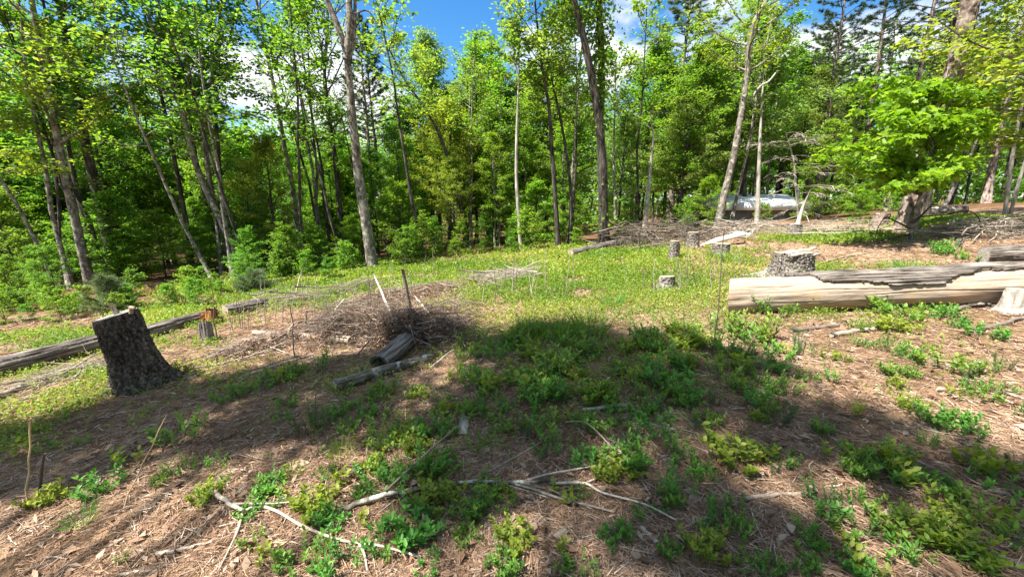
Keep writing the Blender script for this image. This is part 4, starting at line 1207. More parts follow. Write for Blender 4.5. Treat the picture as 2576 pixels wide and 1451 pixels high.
# the other logs
p0 = PX(2468, 662); p1 = Vector((p0.x + 2.4, p0.y - .9, 0)); p1.z = gz(p1.x, p1.y)
log('fallen_log', 'grey weathered log behind the barkless log at the right edge', p0, p1, .13, .17, 71, plate=.04, depth=.03, bark='bark_log', cut='wood_grey')
p0 = PX(-70, 965); p1 = PX(300, 868); log('fallen_log', 'long dark barked log left of the big dark stump', p0, p1, .115, .115, 72, plate=.05, depth=.022, rows=140)
p0 = PX(335, 862); p1 = PX(545, 800); log('fallen_log', 'barked log right behind the big dark stump', p0, p1, .095, .09, 73, plate=.05, depth=.02)
p0 = PX(568, 795); p1 = PX(668, 770); log('fallen_log', 'short grey log beyond the orange rotten wood', p0, p1, .10, .09, 74, plate=.05, depth=.016, rows=50)
p0 = PX(955, 937); p1 = Vector((p0.x + .14, p0.y + .6, p0.z + .05)); log('hollow_log', 'grey log with a dark hollow end poking out of the brush pile', p0, p1, .10, .10, 75, bark='bark_log', cut='bark_dark', plate=.03, depth=.010, mode='ridge', hollow=.10)
p0 = PX(843, 985); p1 = PX(1085, 905); log('lichened_log', 'crooked lichened log lying in front of the brush pile', p0, p1, .058, .04, 76, bark='bark_lichen', plate=.03, depth=.006, bow=.03, sides=40, rows=60)
p0 = PX(640, 842); p1 = PX(884, 866); log('bare_log', 'pale bare pole lying at the left foot of the brush pile', p0, p1, .035, .055, 77, bark='wood_pale', plate=.05, depth=.004, sides=28, rows=40, bow=.02)
p0 = PX(1435, 648); p1 = PX(1560, 622); log('fallen_log', 'grey log on the grass left of the forked dark oak', p0, p1, .11, .13, 78, bark='bark_log', rows=50, sides=40)
p0 = PX(1840, 588); p1 = PX(1900, 594); log('fallen_log', 'pale brown log lying by the foot of the leaning trunk', p0, p1, .11, .10, 79, bark='bark_pale', rows=50, sides=40)
p0 = PX(1850, 597); p1 = PX(1890, 602); log('fallen_log', 'shorter brown log in front of the pale brown log', p0, p1, .10, .08, 80, bark='bark_pale', rows=40, sides=40)
p0 = PX(2316, 545); p1 = PX(2430, 536); log('fallen_log', 'grey log lying behind the big leaning pine', p0, p1, .17, .14, 81, bark='bark_lichen', rows=60, sides=40, bow=.05)
# split slab
p0 = PX(1757, 622); p1 = PX(1870, 614)
sl = thing('split_slab', 'pale grey split half log leaning up over the squat stump', 'slab', p0 + Vector((0, 0, .02)), (0, 0, 0))
d = p1 - p0; L = d.length
rot, _ = log_axis(p0, p1 + Vector((0, 0, .22))); sl.rotation_euler = rot
n = 24; th = np.linspace(0, math.pi, 10)
V = []; zz_ = np.linspace(0, L, n)
for z in zz_:
    k = .03 + .10 * min(1, z / (.4 * L))
    V.append(np.stack([k * np.cos(th) , k * .9 * np.sin(th), np.full(10, z + .05 * vnoise(th * 3, th * 0 + z, 5) * (z > L * .95))], -1))
V = np.concatenate(V); i = np.arange(n - 1)[:, None] * 10; k = np.arange(10)[None, :]; k2 = (k + 1) % 10
f = np.stack([i + k, i + k2, i + 10 + k2, i + 10 + k], -1).reshape(-1, 4)
endc = np.array([[ (n - 1) * 10 + j, (n - 1) * 10 + j + 1, (n - 1) * 10] for j in range(1, 9)])
link('split_wood', mesh_from('split_wood', V, [f, endc]), M['wood_grey'], sl)

# orange rotten wood
def rotten():
    rng = np.random.default_rng(5)
    b = PX(535, 812)
    o = thing('rotten_stump', 'orange crumbling rotten stump between the two left logs', 'stump', b)
    s = px_size(1, b)
    X_, Y_, Z_, T = bark_grid(32 * s, 13 * s, 9 * s, 17, 48, 30, 6 * s, 3, .03, .02, mode='ridge')
    Zj = Z_ + .06 * (T > .9) * vnoise(X_ * 40, Y_ * 40, 3)
    link('core', mesh_from('core', np.stack([X_, Y_, Zj], -1).reshape(-1, 3), [grid_faces(30, 48)]), M['rot'], o)
    n = 900
    a = rng.uniform(0, 6.28, n); rr = np.abs(rng.normal(0, 20 * s, n))
    P = np.stack([rr * np.cos(a) - 14 * s, rr * np.sin(a) * .6, np.clip(.16 * np.exp(-(rr / (22 * s)) ** 2), 0, 1) * rng.random(n) + .01], -1)
    D = rng.normal(size=(n, 3)) * [1, 1, .4]
    link('crumbs', blade_mesh('crumbs', P, D, rng.uniform(.05, .13, n), rng.uniform(.006, .016, n), rng.random(n)), M['rot'], o, kind='stuff')
rotten()
# ------------------------------------------------------------------ dead conifer, sticks, brush
def dead_conifer():
    rng = np.random.default_rng(31)
    y = 14.2; b = BASE(2012, y); B0 = np.array(b)
    A = lambda u, v, dy=0: np.array(AT(u, v, y + dy)) - B0
    t = thing('dead_conifer', 'bare dead conifer with pale drooping twigs beside the tall dead trunk', 'dead tree', b)
    W = smooth_path([A(2010, 570), A(2003, 480), A(1995, 400), A(1975, 330)], 4); W[0][2] = -.1
    tb = Tubes(); tb.add(W, np.linspace(.05, .012, len(W)), 7); link('trunk', tb.mesh('trunk'), M['bark_pale'], t)
    br = Tubes()
    for k in range(34):
        p0, _ = along(W, rng.uniform(.15, .98)); az = rng.uniform(0, 6.28); L = rng.uniform(.6, 1.9)
        e = rng.uniform(-.15, .35); pts = [p0]
        for j in range(6):
            pts.append(pts[-1] + unit(az, e) * L / 6); e -= rng.uniform(-.06, .16); az += rng.uniform(-.15, .15)
        pts = np.array(pts); br.add(pts, np.linspace(.009, .003, 7), 4, cap=False, tint=.7)
        for j in range(7):
            q, d = along(pts, rng.uniform(.3, .95)); a2 = az + rng.choice([-1, 1]) * rng.uniform(.3, .9)
            br.add(np.array([q, q + unit(a2, -.2) * .16, q + unit(a2, -.4) * .34]), [.005, .004, .003], 3, cap=False, tint=.9)
    link('branches', br.mesh('branches'), M['stick'], t, kind='stuff')
dead_conifer()

def ground_stick(name, label, cat, pts, r0, r1, tint, lift=.0, seed=0, group=None, mat='stick', twigs=0, sides=7):
    """a stick lying on the ground along picture points"""
    rng = np.random.default_rng(seed + 900)
    W = [np.array(PX(u, v)) + np.array([0, 0, r0 + lift * (0 if i in (0,) else 1)]) for i, (u, v) in enumerate(pts)]
    b = W[0].copy(); P = smooth_path(np.array(W) - b, 5)
    tb = Tubes(); tb.add(P + rng.normal(0, r0 * .18, P.shape), np.linspace(r0, r1, len(P)), sides, tint=tint, jitter=.2, rng=rng)
    if twigs == 0:
        o = link(name, tb.mesh(name), M[mat]); o.location = Vector(b)
        return tag(o, label, cat, group)
    o = thing(name, label, cat, Vector(b), group=group)
    link('stem', tb.mesh('stem'), M[mat], o)
    for k in range(twigs):
        q, d = along(P, rng.uniform(.35, .95)); a = math.atan2(d[1], d[0]) + rng.choice([-1, 1]) * rng.uniform(.35, .9); L = rng.uniform(.25, .6)
        tw = Tubes(); e1 = q + unit(a, rng.uniform(.0, .25)) * L * .5; e2 = e1 + unit(a + rng.uniform(-.4, .4), rng.uniform(-.2, .15)) * L * .5
        tw.add(np.array([q, e1, e2]), [r1 * .8 + .002, .004, .002], 5, tint=tint)
        link('twig', tw.mesh('twig'), M[mat], o)
    return o

def add_stem(o, pts, r0, r1, tint, mat='stick', lift=.02):
    b = np.array(o.location)
    W = [np.array(PX(u, v)) + [0, 0, r0 + lift] - b for u, v in pts]
    tb = Tubes(); P = smooth_path(W, 4); tb.add(P, np.linspace(r0, r1, len(P)), 6, tint=tint)
    return link('side_branch', tb.mesh('side_branch'), M[mat], o)

o = ground_stick('fallen_branch', 'pale crooked branch with a fork lying across the sunlit foreground, left', 'branch', [(498, 1236), (545, 1258), (588, 1286), (614, 1302)], .015, .010, .72, .03, 1, twigs=1)
add_stem(o, [(614, 1300), (648, 1283), (700, 1297), (760, 1333), (850, 1368), (912, 1378)], .010, .006, .72)
add_stem(o, [(612, 1302), (600, 1345), (575, 1400), (552, 1446)], .008, .004, .7)
add_stem(o, [(905, 1377), (918, 1405), (925, 1446)], .007, .004, .8)
add_stem(o, [(912, 1378), (960, 1384), (1060, 1412)], .007, .005, .85)
o = ground_stick('fallen_branch', 'long lichened branch lying across the middle of the foreground', 'branch', [(852, 1290), (930, 1272), (1000, 1256), (1090, 1240), (1200, 1228), (1310, 1230), (1400, 1224)], .017, .008, .72, .03, 2, twigs=3, mat='bark_lichen')
add_stem(o, [(1300, 1228), (1370, 1205), (1450, 1190), (1577, 1165)], .009, .004, .8)
add_stem(o, [(1310, 1230), (1400, 1262), (1470, 1280), (1545, 1300)], .010, .005, .5)
add_stem(o, [(1390, 1226), (1470, 1226), (1515, 1250), (1619, 1279), (1700, 1320)], .009, .004, .85)
add_stem(o, [(1473, 1224), (1520, 1205), (1580, 1190)], .006, .003, .85)
add_stem(o, [(972, 1262), (1040, 1195), (1110, 1130), (1142, 1102)], .009, .004, .45, lift=.06)
add_stem(o, [(1228, 1208), (1315, 1158), (1421, 1094)], .007, .003, .45, lift=.05)
add_stem(o, [(1421, 1094), (1475, 1098), (1540, 1165)], .004, .003, .55, lift=.1)
STICKS = [
 ('pale_stick', 'pale smooth stick lying on shaded pine straw at right', [(1876, 1258), (1950, 1248), (2013, 1245)], .014, .010, .8),
 ('straight_stick', 'straight pale stick in the sunlit patch at lower left', [(392, 1399), (460, 1384), (536, 1366)], .014, .009, .95),
 ('straight_stick', 'thin pale stick at the lower left edge of the sunlit patch', [(302, 1448), (350, 1440), (404, 1437)], .010, .008, .9),
 ('straight_stick', 'pale stick left of the long straight stick in the lower left sun', [(96, 1326), (125, 1307), (152, 1290)], .010, .008, .95),
 ('bark_strip', 'brown strip standing out of the sunlit straw at lower left', [(456, 1372), (475, 1352), (493, 1330)], .010, .006, .7),
 ('pale_stick', 'short thick pale stick in the shade right of centre', [(1619, 1066), (1660, 1076), (1697, 1084)], .015, .012, .75),
 ('wood_chunk', 'split chunk of pale wood on the straw at bottom right of centre', [(1612, 1330), (1632, 1350), (1655, 1372)], .014, .016, .8),
 ('wood_chunk', 'grey cracked chunk of wood at the bottom, right of centre', [(1393, 1362), (1410, 1348), (1430, 1335)], .018, .018, .6),
 ('dark_stick', 'dark stick lying in the shade in front of the lichened log', [(790, 1062), (850, 1030), (890, 1008)], .010, .006, .25),
 ('dark_stick', 'thin dark stick left of the lichened log', [(700, 1110), (745, 1085), (775, 1068)], .008, .005, .2),
 ('dark_stick', 'dark root like stick on bare shaded ground at left', [(380, 1290), (400, 1260), (440, 1235), (500, 1180)], .012, .005, .25),
 ('dark_stick', 'dark bent twig below the big dark stump', [(330, 1005), (380, 985), (440, 1000), (470, 1012)], .006, .004, .5),
 ('pale_stick', 'forked pale stick in the shade near the dark seedling', [(610, 1125), (660, 1100), (700, 1090)], .008, .005, .5),
 ('pale_stick', 'pale stick in front of the barkless log', [(2090, 850), (2150, 838), (2200, 832)], .03, .022, .7),
 ('bark_strip', 'strip of dark bark on the ground below the barkless log', [(1990, 838), (2050, 830), (2110, 822)], .028, .02, .3),
 ('bark_strip', 'second strip of dark bark below the barkless log', [(2390, 790), (2440, 772), (2480, 758)], .03, .02, .35),
 ('dark_stick', 'dark forked stick on the straw at the right edge', [(2440, 838), (2510, 822), (2570, 806)], .03, .018, .35),
 ('pale_stick', 'thin pale twig curving over lit straw at right', [(2300, 1005), (2350, 1010), (2380, 1040), (2400, 1075)], .006, .004, .8),
 ('pale_stick', 'long thin twig crossing the shaded straw at far right', [(2300, 1160), (2370, 1190), (2440, 1240), (2540, 1290)], .009, .005, .75),
 ('dark_stick', 'dark thin twig near the bush at far right', [(2260, 1095), (2300, 1110), (2330, 1140)], .006, .004, .35),
 ('bark_strip', 'curled strip of brown bark at far right', [(2465, 1240), (2500, 1238), (2540, 1248)], .016, .012, .6),
 ('pale_stick', 'pale stick lying along the brush pile at its left', [(600, 955), (680, 925), (790, 892)], .016, .010, .9),
 ('pale_stick', 'long pale stick at the left foot of the brush pile', [(570, 915), (650, 880), (720, 872)], .015, .010, .9),
 ('pale_stick', 'pale stick lying on the grass beyond the brush pile', [(1380, 745), (1450, 737), (1500, 732)], .012, .008, .8),
 ('pale_stick', 'thin grey branch lying in front of the maple sapling', [(2060, 667), (2110, 650), (2170, 640), (2220, 632)], .018, .010, .75),
 ('pale_stick', 'pale branch lying on lit straw left of the big pine', [(2090, 588), (2130, 592), (2160, 595)], .035, .03, .95),
 ('dark_stick', 'twig lying left of the lower sunlit bushes', [(600, 1370), (640, 1350), (690, 1330)], .006, .004, .6),
 ('pale_stick', 'thin stick pointing at the bottom frame edge, centre right', [(1500, 1440), (1560, 1410), (1600, 1390)], .007, .005, .7),
 ('pale_stick', 'thin pale stick on the left grass by the long dark log', [(20, 985), (90, 965), (190, 940)], .02, .012, .85),
 ('pale_stick', 'second thin stick on the left grass below the long dark log', [(110, 960), (230, 930), (300, 912)], .014, .010, .8),
 ('grey_stick', 'grey weathered stick at the left frame edge in the grass', [(-20, 1010), (30, 990), (70, 968)], .035, .03, .75),
]
for i, (n_, lab, pts, a, b_, ti) in enumerate(STICKS):
    ground_stick(n_, lab, 'stick', pts, a * .9, b_ * .9, ti * .82, -.004, 40 + i)
# flat boards
def board(label, p, q, w, th_, mat='wood_grey'):
    a = PX(*p); c = PX(*q); d = c - a; L = d.length
    o = link('flat_board', boxmesh('flat_board', -w / 2, w / 2, -th_ / 2, th_ / 2, 0, L), M[mat]); me = o.data
    rngb = np.random.default_rng(int(p[0])); co = np.array([v.co[:] for v in me.vertices]); co += rngb.normal(0, .004, co.shape)
    me.vertices.foreach_set('co', co.astype(np.float32).ravel())
    zax = d.normalized(); xax = zax.cross(Vector((0, 0, 1))).normalized(); yax = zax.cross(xax)
    Mx = Matrix((xax, yax, zax)).transposed().to_4x4(); Mx.translation = a + Vector((0, 0, .022)); o.matrix_world = Mx
    tag(o, label, 'board')
board('flat grey board end lying on shaded straw at the centre', (1162, 1098), (1172, 1044), .060, .014)
board('long narrow grey board lying in the shaded bushes right of centre', (1466, 1036), (1584, 1024), .035, .014)

# brush heaps: every stouter branch is a part, the fine twigs are one mass
def brush(label, path, half, height, seed, n_big, n_small, lmax, tint=(.35, .95), rbig=.016, debris=True, along_bias=.6, rs=.004):
    rng = np.random.default_rng(seed)
    C = [np.array(PX(u, v)) for u, v in path]
    b = np.mean(C, 0); b[2] = gz(b[0], b[1])
    o = thing('brush_pile', label, 'brush pile', Vector(b))
    C = np.array(C)
    def pt():
        q, d = along(C, rng.random())
        off = rng.normal(0, .5) * half
        n = np.array([-d[1], d[0], 0]); n /= np.linalg.norm(n) + 1e-9
        p = q + n * off
        p[2] = gz(p[0], p[1]) + height * math.exp(-(off / half) ** 2 * 1.5) * rng.random()
        return p, math.atan2(d[1], d[0])
    def one(r, L, tb, ti):
        p, ax = pt()
        a = ax + (rng.normal(0, .45) if rng.random() < along_bias else rng.uniform(-1.5, 1.5)) + (math.pi if rng.random() < .5 else 0)
        e = rng.normal(0.02, .16); pts = [p - unit(a, e) * L / 2]
        bnd = rng.normal(0, .16)
        for k in range(4):
            pts.append(pts[-1] + unit(a, e) * L / 4); a += bnd + rng.uniform(-.35, .35); e += rng.uniform(-.22, .2)
        pts = np.array(pts)
        g = ground_z(pts[:, 0], pts[:, 1]) + r
        pts[:, 2] = np.maximum(pts[:, 2], g)
        tb.add(pts - b, np.linspace(r, r * .45, 5), 5 if r > .006 else 3, tint=ti, cap=r > .006)
    for k in range(n_big):
        tb = Tubes(); one(rng.uniform(.4, 1.15) * rbig, rng.uniform(.45, 1) * lmax, tb, rng.uniform(*tint))
        link('branch', tb.mesh('branch'), M['stick'], o)
    tb = Tubes()
    for k in range(n_small): one(rng.uniform(.4, 1.2) * rs, rng.uniform(.2, .7) * lmax * .7, tb, rng.uniform(*tint))
    link('twigs', tb.mesh('twigs'), M['stick'], o, kind='stuff')
    if debris:
        n = 7000
        u = rng.random(n); off = rng.normal(0, .42, n) * half
        Q = np.array([along(C, x)[0] for x in np.linspace(0, 1, 60)])
        q = np.stack([np.interp(u, np.linspace(0, 1, 60), Q[:, k]) for k in range(3)], -1)
        d = C[-1] - C[0]; nrm = np.array([-d[1], d[0], 0]); nrm /= np.linalg.norm(nrm)
        p = q + nrm * off[:, None] + rng.normal(0, .08, (n, 3)) * [1, 1, 0]
        p[:, 2] = ground_z(p[:, 0], p[:, 1]) + height * .75 * np.exp(-(off / half) ** 2 * 1.8) * np.clip(np.minimum(u, 1 - u) * 6, .1, 1) * rng.uniform(.3, 1, n) + .01
        D = rng.normal(size=(n, 3)) * [1, 1, .5]; N = rng.normal(size=(n, 3)); N[:, 2] += .6
        link('dead_leaves', leaf_mesh('dead_leaves', p - b, D, N, rng.uniform(.03, .085, n), rng.uniform(.005, .02, n), rng.random(n) ** 1.5), M['dead_leaf'], o, kind='stuff')
    return o
brush('large brush pile of branches and dead leaves in the middle of the clearing', [(790, 868), (880, 838), (990, 842), (1090, 850), (1190, 838)], .45, .48, 61, 50, 1700, 1.1, tint=(.05, .55), rbig=.012, rs=.0035)
brush('long low heap of pale sticks running left from the brush pile', [(560, 905), (680, 868), (800, 838), (900, 800)], .36, .16, 62, 24, 260, 1.5, tint=(.4, .9), rbig=.012)
brush('pale tangle of thin branches behind the brush pile', [(850, 790), (950, 760), (1050, 745), (1160, 722)], .7, .20, 63, 24, 460, 1.0, tint=(.4, .9), rbig=.010)
brush('grey heap of thin branches at the far side of the grass, centre', [(1190, 716), (1260, 706), (1350, 695)], .7, .26, 64, 30, 420, 1.3, tint=(.4, .95), debris=False)
brush('twiggy brown brush along the foot of the left wood edge', [(650, 775), (740, 762), (840, 745), (940, 720)], .6, .26, 65, 20, 420, 1.0, tint=(.3, .85), debris=False)
brush('big dark brush heap of limbs right of the forked dark oak', [(1545, 632), (1620, 618), (1700, 606), (1760, 598)], 1.2, .8, 66, 50, 620, 1.8, tint=(.05, .6), rbig=.022, debris=False, rs=.008)
brush('pale brush heap behind the middle stump', [(1720, 600), (1800, 592), (1880, 588), (1960, 590)], 1.1, .45, 67, 34, 420, 1.6, tint=(.3, .9), rbig=.022, debris=False, rs=.007)
brush('low grey brush strewn along the right edge below the twin pale stems', [(2400, 602), (2470, 590), (2540, 580), (2600, 580)], .9, .4, 68, 30, 420, 1.9, tint=(.4, .95), debris=False, rs=.006)
brush('scattered pale limbs behind the spiked stump', [(1960, 600), (2040, 588), (2120, 582), (2190, 584)], .8, .35, 69, 22, 220, 2.0, tint=(.5, 1.0), debris=False, rs=.006)
brush('line of straw and sticks in front of the long dark log', [(40, 985), (160, 950), (280, 915)], .25, .14, 70, 10, 160, 1.2, tint=(.4, 1.0), debris=False)

brush('fine dark twigs heaped over the back of the hollow log', [(960, 868), (1000, 850), (1060, 856)], .28, .46, 75, 14, 700, .8, tint=(.0, .4), rbig=.010, rs=.0035)
# upright and leaning sticks in and behind the brush
def upright(name, label, base, top, r0, r1, tint, seed, group=None, lean_y=0.0, mat='stick', sides=6, wob=.010):
    p = PX(*base); q = AT(top[0], top[1], p.y + lean_y)
    rng = np.random.default_rng(seed)
    n = 7; t = np.linspace(0, 1, n)[:, None]
    P = (np.array(q) - np.array(p))[None, :] * t
    P[1:-1] += rng.normal(0, wob, (n - 2, 3)) * np.linalg.norm(P[-1])
    P[0, 2] -= .04
    tb = Tubes(); tb.add(P, np.linspace(r0, r1, n), sides, tint=tint)
    o = link(name, tb.mesh(name), M[mat]); o.location = p
    return tag(o, label, 'stick' if 'stem' not in name else 'dry stem', group)
upright('broken_stake', 'dark broken stake with a knobbed top standing behind the brush pile', (1036, 792), (1013, 676), .030, .024, .35, 1, lean_y=-.05)
upright('leaning_pole', 'pale pole leaning left behind the dark broken stake', (985, 790), (940, 688), .024, .012, .95, 2, lean_y=.5)
upright('leaning_pole', 'pale pole leaning right of the dark broken stake', (1090, 800), (1044, 745), .020, .010, .95, 3, lean_y=.5)
upright('leaning_pole', 'thin pole rising at the left behind the brush pile', (742, 752), (758, 680), .018, .010, .95, 4)
upright('leaning_pole', 'short grey stub standing in the sticks left of the brush pile', (768, 830), (770, 788), .022, .014, .6, 5)
upright('long_stem', 'long thin dark stem reaching right out of the brush pile', (1120, 862), (1330, 795), .006, .004, .2, 6, lean_y=.6)
upright('long_stem', 'long thin stem slanting down right across the brush pile', (1110, 882), (945, 795), .007, .006, .75, 7, lean_y=.7)
upright('long_stem', 'dark thin stick crossing the front of the brush pile', (890, 905), (985, 790), .010, .004, .15, 8, lean_y=.8)
upright('leaning_pole', 'pale stick leaning at the right end of the brush pile', (1080, 925), (1140, 880), .010, .006, .9, 9)
upright('dry_stem', 'tallest dark dry stem standing in front of the barkless log end', (1797, 885), (1822, 575), .0065, .003, .2, 10)
upright('dry_stem', 'tall dry stem standing right of the low pale stump', (1727, 730), (1733, 585), .007, .003, .3, 11)
upright('dry_stem', 'forked dark twig standing right of the low pale stump', (1754, 735), (1735, 640), .009, .003, .25, 12)
upright('dry_stem', 'short dark stem at the shade edge below the low pale stump', (1721, 872), (1721, 790), .006, .003, .3, 13)
upright('dry_stem', 'thin dark stem standing behind the small hollow stump', (545, 850), (532, 725), .009, .004, .25, 14)
upright('dry_stem', 'dark stem standing right of the pale bare pole', (743, 900), (730, 770), .008, .005, .2, 15)
upright('dry_stem', 'dark stem rising through the brush pile below the broken stake', (1043, 870), (1028, 745), .008, .004, .2, 16)
upright('dry_stem', 'dry stem standing behind the barkless log beside the big flared stump', (1950, 712), (1963, 590), .009, .004, .5, 17)
upright('straw_stalk', 'pale bent straw stalk standing at the lower left edge', (68, 1262), (76, 1052), .005, .004, 1.0, 18, mat='straw')
upright('dark_stub', 'short dark crooked stub beside the pale straw stalk', (96, 1252), (112, 1140), .008, .007, .1, 19)
upright('straw_stalk', 'thin green straw stalk slanting right at lower left', (300, 1290), (420, 1042), .004, .003, .4, 20, mat='straw', lean_y=.3)
rngS = np.random.default_rng(12)
for k in range(84):
    u = rngS.uniform(560, 1340) if k < 66 else rngS.uniform(1350, 1900)
    v = np.interp(u, [560, 800, 1000, 1340, 1900], [800, 760, 745, 715, 690]) + rngS.uniform(-14, 45)
    h = rngS.uniform(45, 125)
    upright('dry_stem', 'thin dry stem standing among the sticks and grass behind the brush pile' if k < 66 else 'thin dry stem standing in the yellow green ground cover',
            (u, v), (u + rngS.normal(0, 9), v - h), rngS.uniform(.006, .010), .003, rngS.uniform(.3, .85), 100 + k,
            group='dry stems behind the brush pile' if k < 66 else 'dry stems in the ground cover', sides=4)

# ------------------------------------------------------------------ litter: needles, dead leaves, chips
rngL = np.random.default_rng(3)
def scatter(n, dmin, dmax, power=1.0):
    """ground points in the view's fan, denser near the viewer"""
    d = (dmin ** (1 - power) + rngL.random(n) * (dmax ** (1 - power) - dmin ** (1 - power))) ** (1 / (1 - power)) if power != 1 else dmin * (dmax / dmin) ** rngL.random(n)
    a = rngL.uniform(R(-58), R(58), n)
    x = np.sin(a) * d; y = np.cos(a) * d
    return x, y, ground_z(x, y), d
def litter():
    n = 260000
    x, y, z, d = scatter(n, .9, 13, .9)
    fx = fbm(x * 1.7, y * 1.7, 21, 3); keep = rngL.random(n) < .45 + .8 * fx
    x, y, z, d = x[keep], y[keep], z[keep], d[keep]; n = len(x)
    clump = fbm(x * 6, y * 6, 22, 3)
    ang = rngL.uniform(0, 6.28, n) * .55 + clump * 9
    D = np.stack([np.cos(ang), np.sin(ang), rngL.normal(.02, .10, n)], -1)
    P = np.stack([x, y, z + rngL.random(n) ** 2 * .022 + .004], -1)
    tint = np.clip(.40 + .5 * (fbm(x * 2.2, y * 2.2, 23, 3) - .5) + rngL.normal(0, .24, n), 0, 1)
    L = rngL.uniform(.04, .11, n) * (1 + d * .05); W = rngL.uniform(.0014, .0028, n) * (1 + d * .35)
    o = link('pine_straw', blade_mesh('pine_straw', P, D, L, W, tint), M['litter'], kind='stuff'); tag(o, 'loose brown pine straw strewn over the clearing floor', 'pine straw')
    n = 16000
    x, y, z, d = scatter(n, .9, 14, .9)
    keep = rngL.random(n) < .25 + 1.0 * np.clip(fbm(x * 1.1, y * 1.1, 31, 3) - .3, 0, 1); x, y, z, d = x[keep], y[keep], z[keep], d[keep]; n = len(x)
    D = rngL.normal(size=(n, 3)) * [1, 1, .25]; N = rngL.normal(size=(n, 3)) * .45; N[:, 2] += 1
    P = np.stack([x, y, z + .006 + .01 * rngL.random(n)], -1)
    L = rngL.uniform(.025, .075, n) * (1 + d * .03)
    o = link('dead_leaves', leaf_mesh('dead_leaves', P, D, N, L, L * rngL.uniform(.25, .6, n), rngL.random(n) ** .9, fold=.3), M['dead_leaf'], kind='stuff'); tag(o, 'dry brown and grey leaves and bark flakes scattered on the ground', 'dead leaves')
    n = 4200
    x, y, z, d = scatter(n, .9, 10, 1)
    tb = Tubes()
    for i in range(n):
        a = rngL.uniform(0, 6.28); L = rngL.uniform(.03, .16) * (1 + .03 * d[i]); r = rngL.uniform(.001, .0032) * (1 + .16 * d[i])
        p = np.array([x[i], y[i], z[i] + r + .004]); e = unit(a, rngL.normal(0, .06)) * L
        m = p + e * .5 + rngL.normal(0, .06 * L, 3) * [1, 1, .3]
        tb.add(np.array([p, m, p + e]), [r, r * .9, r * .5], 4, tint=float(np.clip(rngL.normal(.62, .27), 0, 1)), cap=False)
    o = link('wood_chips', tb.mesh('wood_chips', False), M['stick'], kind='stuff'); tag(o, 'small twigs and pale wood chips scattered over the ground', 'wood chips')
litter()

# ------------------------------------------------------------------ low ground cover
def blobs(u, v, lst):
    m = np.zeros_like(u)
    for bu, bv, ru, rv, w in lst:
        m = np.maximum(m, w * np.exp(-((((u - bu) / ru) ** 2 + ((v - bv) / rv) ** 2)) ** 1.5))
    return m
HERB = [(1450, 725, 320, 75, 1.0), (1690, 750, 210, 65, .9), (1250, 735, 170, 55, .75), (1500, 655, 170, 26, 1.0), (1640, 652, 90, 26, .9), (1390, 680, 120, 30, .9),
        (130, 1010, 210, 75, 1.0), (0, 1080, 150, 70, .9), (240, 950, 120, 40, .9), (520, 870, 50, 16, .9), (540, 930, 90, 30, .35), (1400, 815, 190, 55, .9), (1560, 850, 200, 50, .7),
        (1800, 800, 160, 50, .6), (2080, 690, 90, 22, .8), (2260, 690, 120, 20, .6), (1980, 790, 150, 25, .8), (2260, 800, 120, 30, .6), (2400, 560, 160, 18, .7),
        (200, 860, 260, 30, 1.0), (450, 800, 150, 30, .8), (700, 740, 220, 35, .9), (900, 700, 250, 35, .9), (1150, 690, 180, 25, 1.0), (1850, 700, 140, 60, .35), (2100, 600, 160, 15, .5),
        (600, 960, 220, 50, .35), (1500, 950, 420, 110, .5), (2250, 930, 260, 110, .18), (1100, 1050, 500, 160, .14)]
def ground_cover():
    rng = np.random.default_rng(14)
    n = 520000
    x = rng.uniform(-11, 14, n); y = rng.uniform(1.2, 15.5, n); z = ground_z(x, y)
    u, v = UV(x, y, z)
    m = blobs(u, v, HERB) * np.clip(fbm(x * 1.6, y * 1.6, 41, 4) * 3.4 - .8, 0, 1)
    keep = (rng.random(n) < m * .55) & (u > -150) & (u < 2750) & (v < 1500)
    x, y, z, u, v = x[keep], y[keep], z[keep], u[keep], v[keep]; n = len(x)
    k = 5
    X_ = np.repeat(x, k); Y_ = np.repeat(y, k); Z_ = np.repeat(z, k)
    far = np.repeat(np.clip(y / 6, .8, 1.9), k)
    N_ = len(X_)
    P = np.stack([X_ + rng.normal(0, .022, N_), Y_ + rng.normal(0, .022, N_), Z_ + rng.random(N_) * .085], -1)
    D = rng.normal(size=(N_, 3)); D[:, 2] = np.abs(D[:, 2]) * .8 + .1
    Nn = rng.normal(size=(N_, 3)) * .6; Nn[:, 2] += 1
    tone = np.clip(.5 + .8 * (fbm(X_ * .9, Y_ * .9, 43, 3) - .45) + rng.normal(0, .16, N_) , 0, .96)
    L = rng.uniform(.022, .046, N_) * far
    o = link('ground_cover', leaf_mesh('ground_cover', P, D, Nn, L, L * .55, tone), M['herb'], kind='stuff'); tag(o, 'low yellow green leafy ground cover spread over the clearing', 'ground cover')
    # thin grass among it
    n = 60000
    x = rng.uniform(-9, 11, n); y = rng.uniform(1.5, 14, n); z = ground_z(x, y); u, v = UV(x, y, z)
    m = blobs(u, v, HERB[:10] + HERB[10:16] + [(1400, 810, 190, 45, 1.0)]) * np.clip(fbm(x * 2, y * 2, 45, 3) * 3 - 1, 0, 1)
    keep = rng.random(n) < m * .6
    x, y, z = x[keep], y[keep], z[keep]; n = len(x)
    D = np.stack([rng.normal(0, .35, n), rng.normal(0, .35, n), np.ones(n)], -1)
    L = rng.uniform(.06, .2, n)
    Bv = np.stack([rng.normal(0, .4, n) * L, rng.normal(0, .4, n) * L, -rng.random(n) * .25 * L], -1)
    o = link('grass', blade_mesh('grass', np.stack([x, y, z], -1), D, L, rng.uniform(.003, .006, n) * np.clip(y / 4, .8, 2.2), np.clip(rng.normal(.55, .27, n), 0, 1), bend=Bv), M['herb'], kind='stuff')
    tag(o, 'thin grass blades growing through the ground cover', 'grass')
ground_cover()

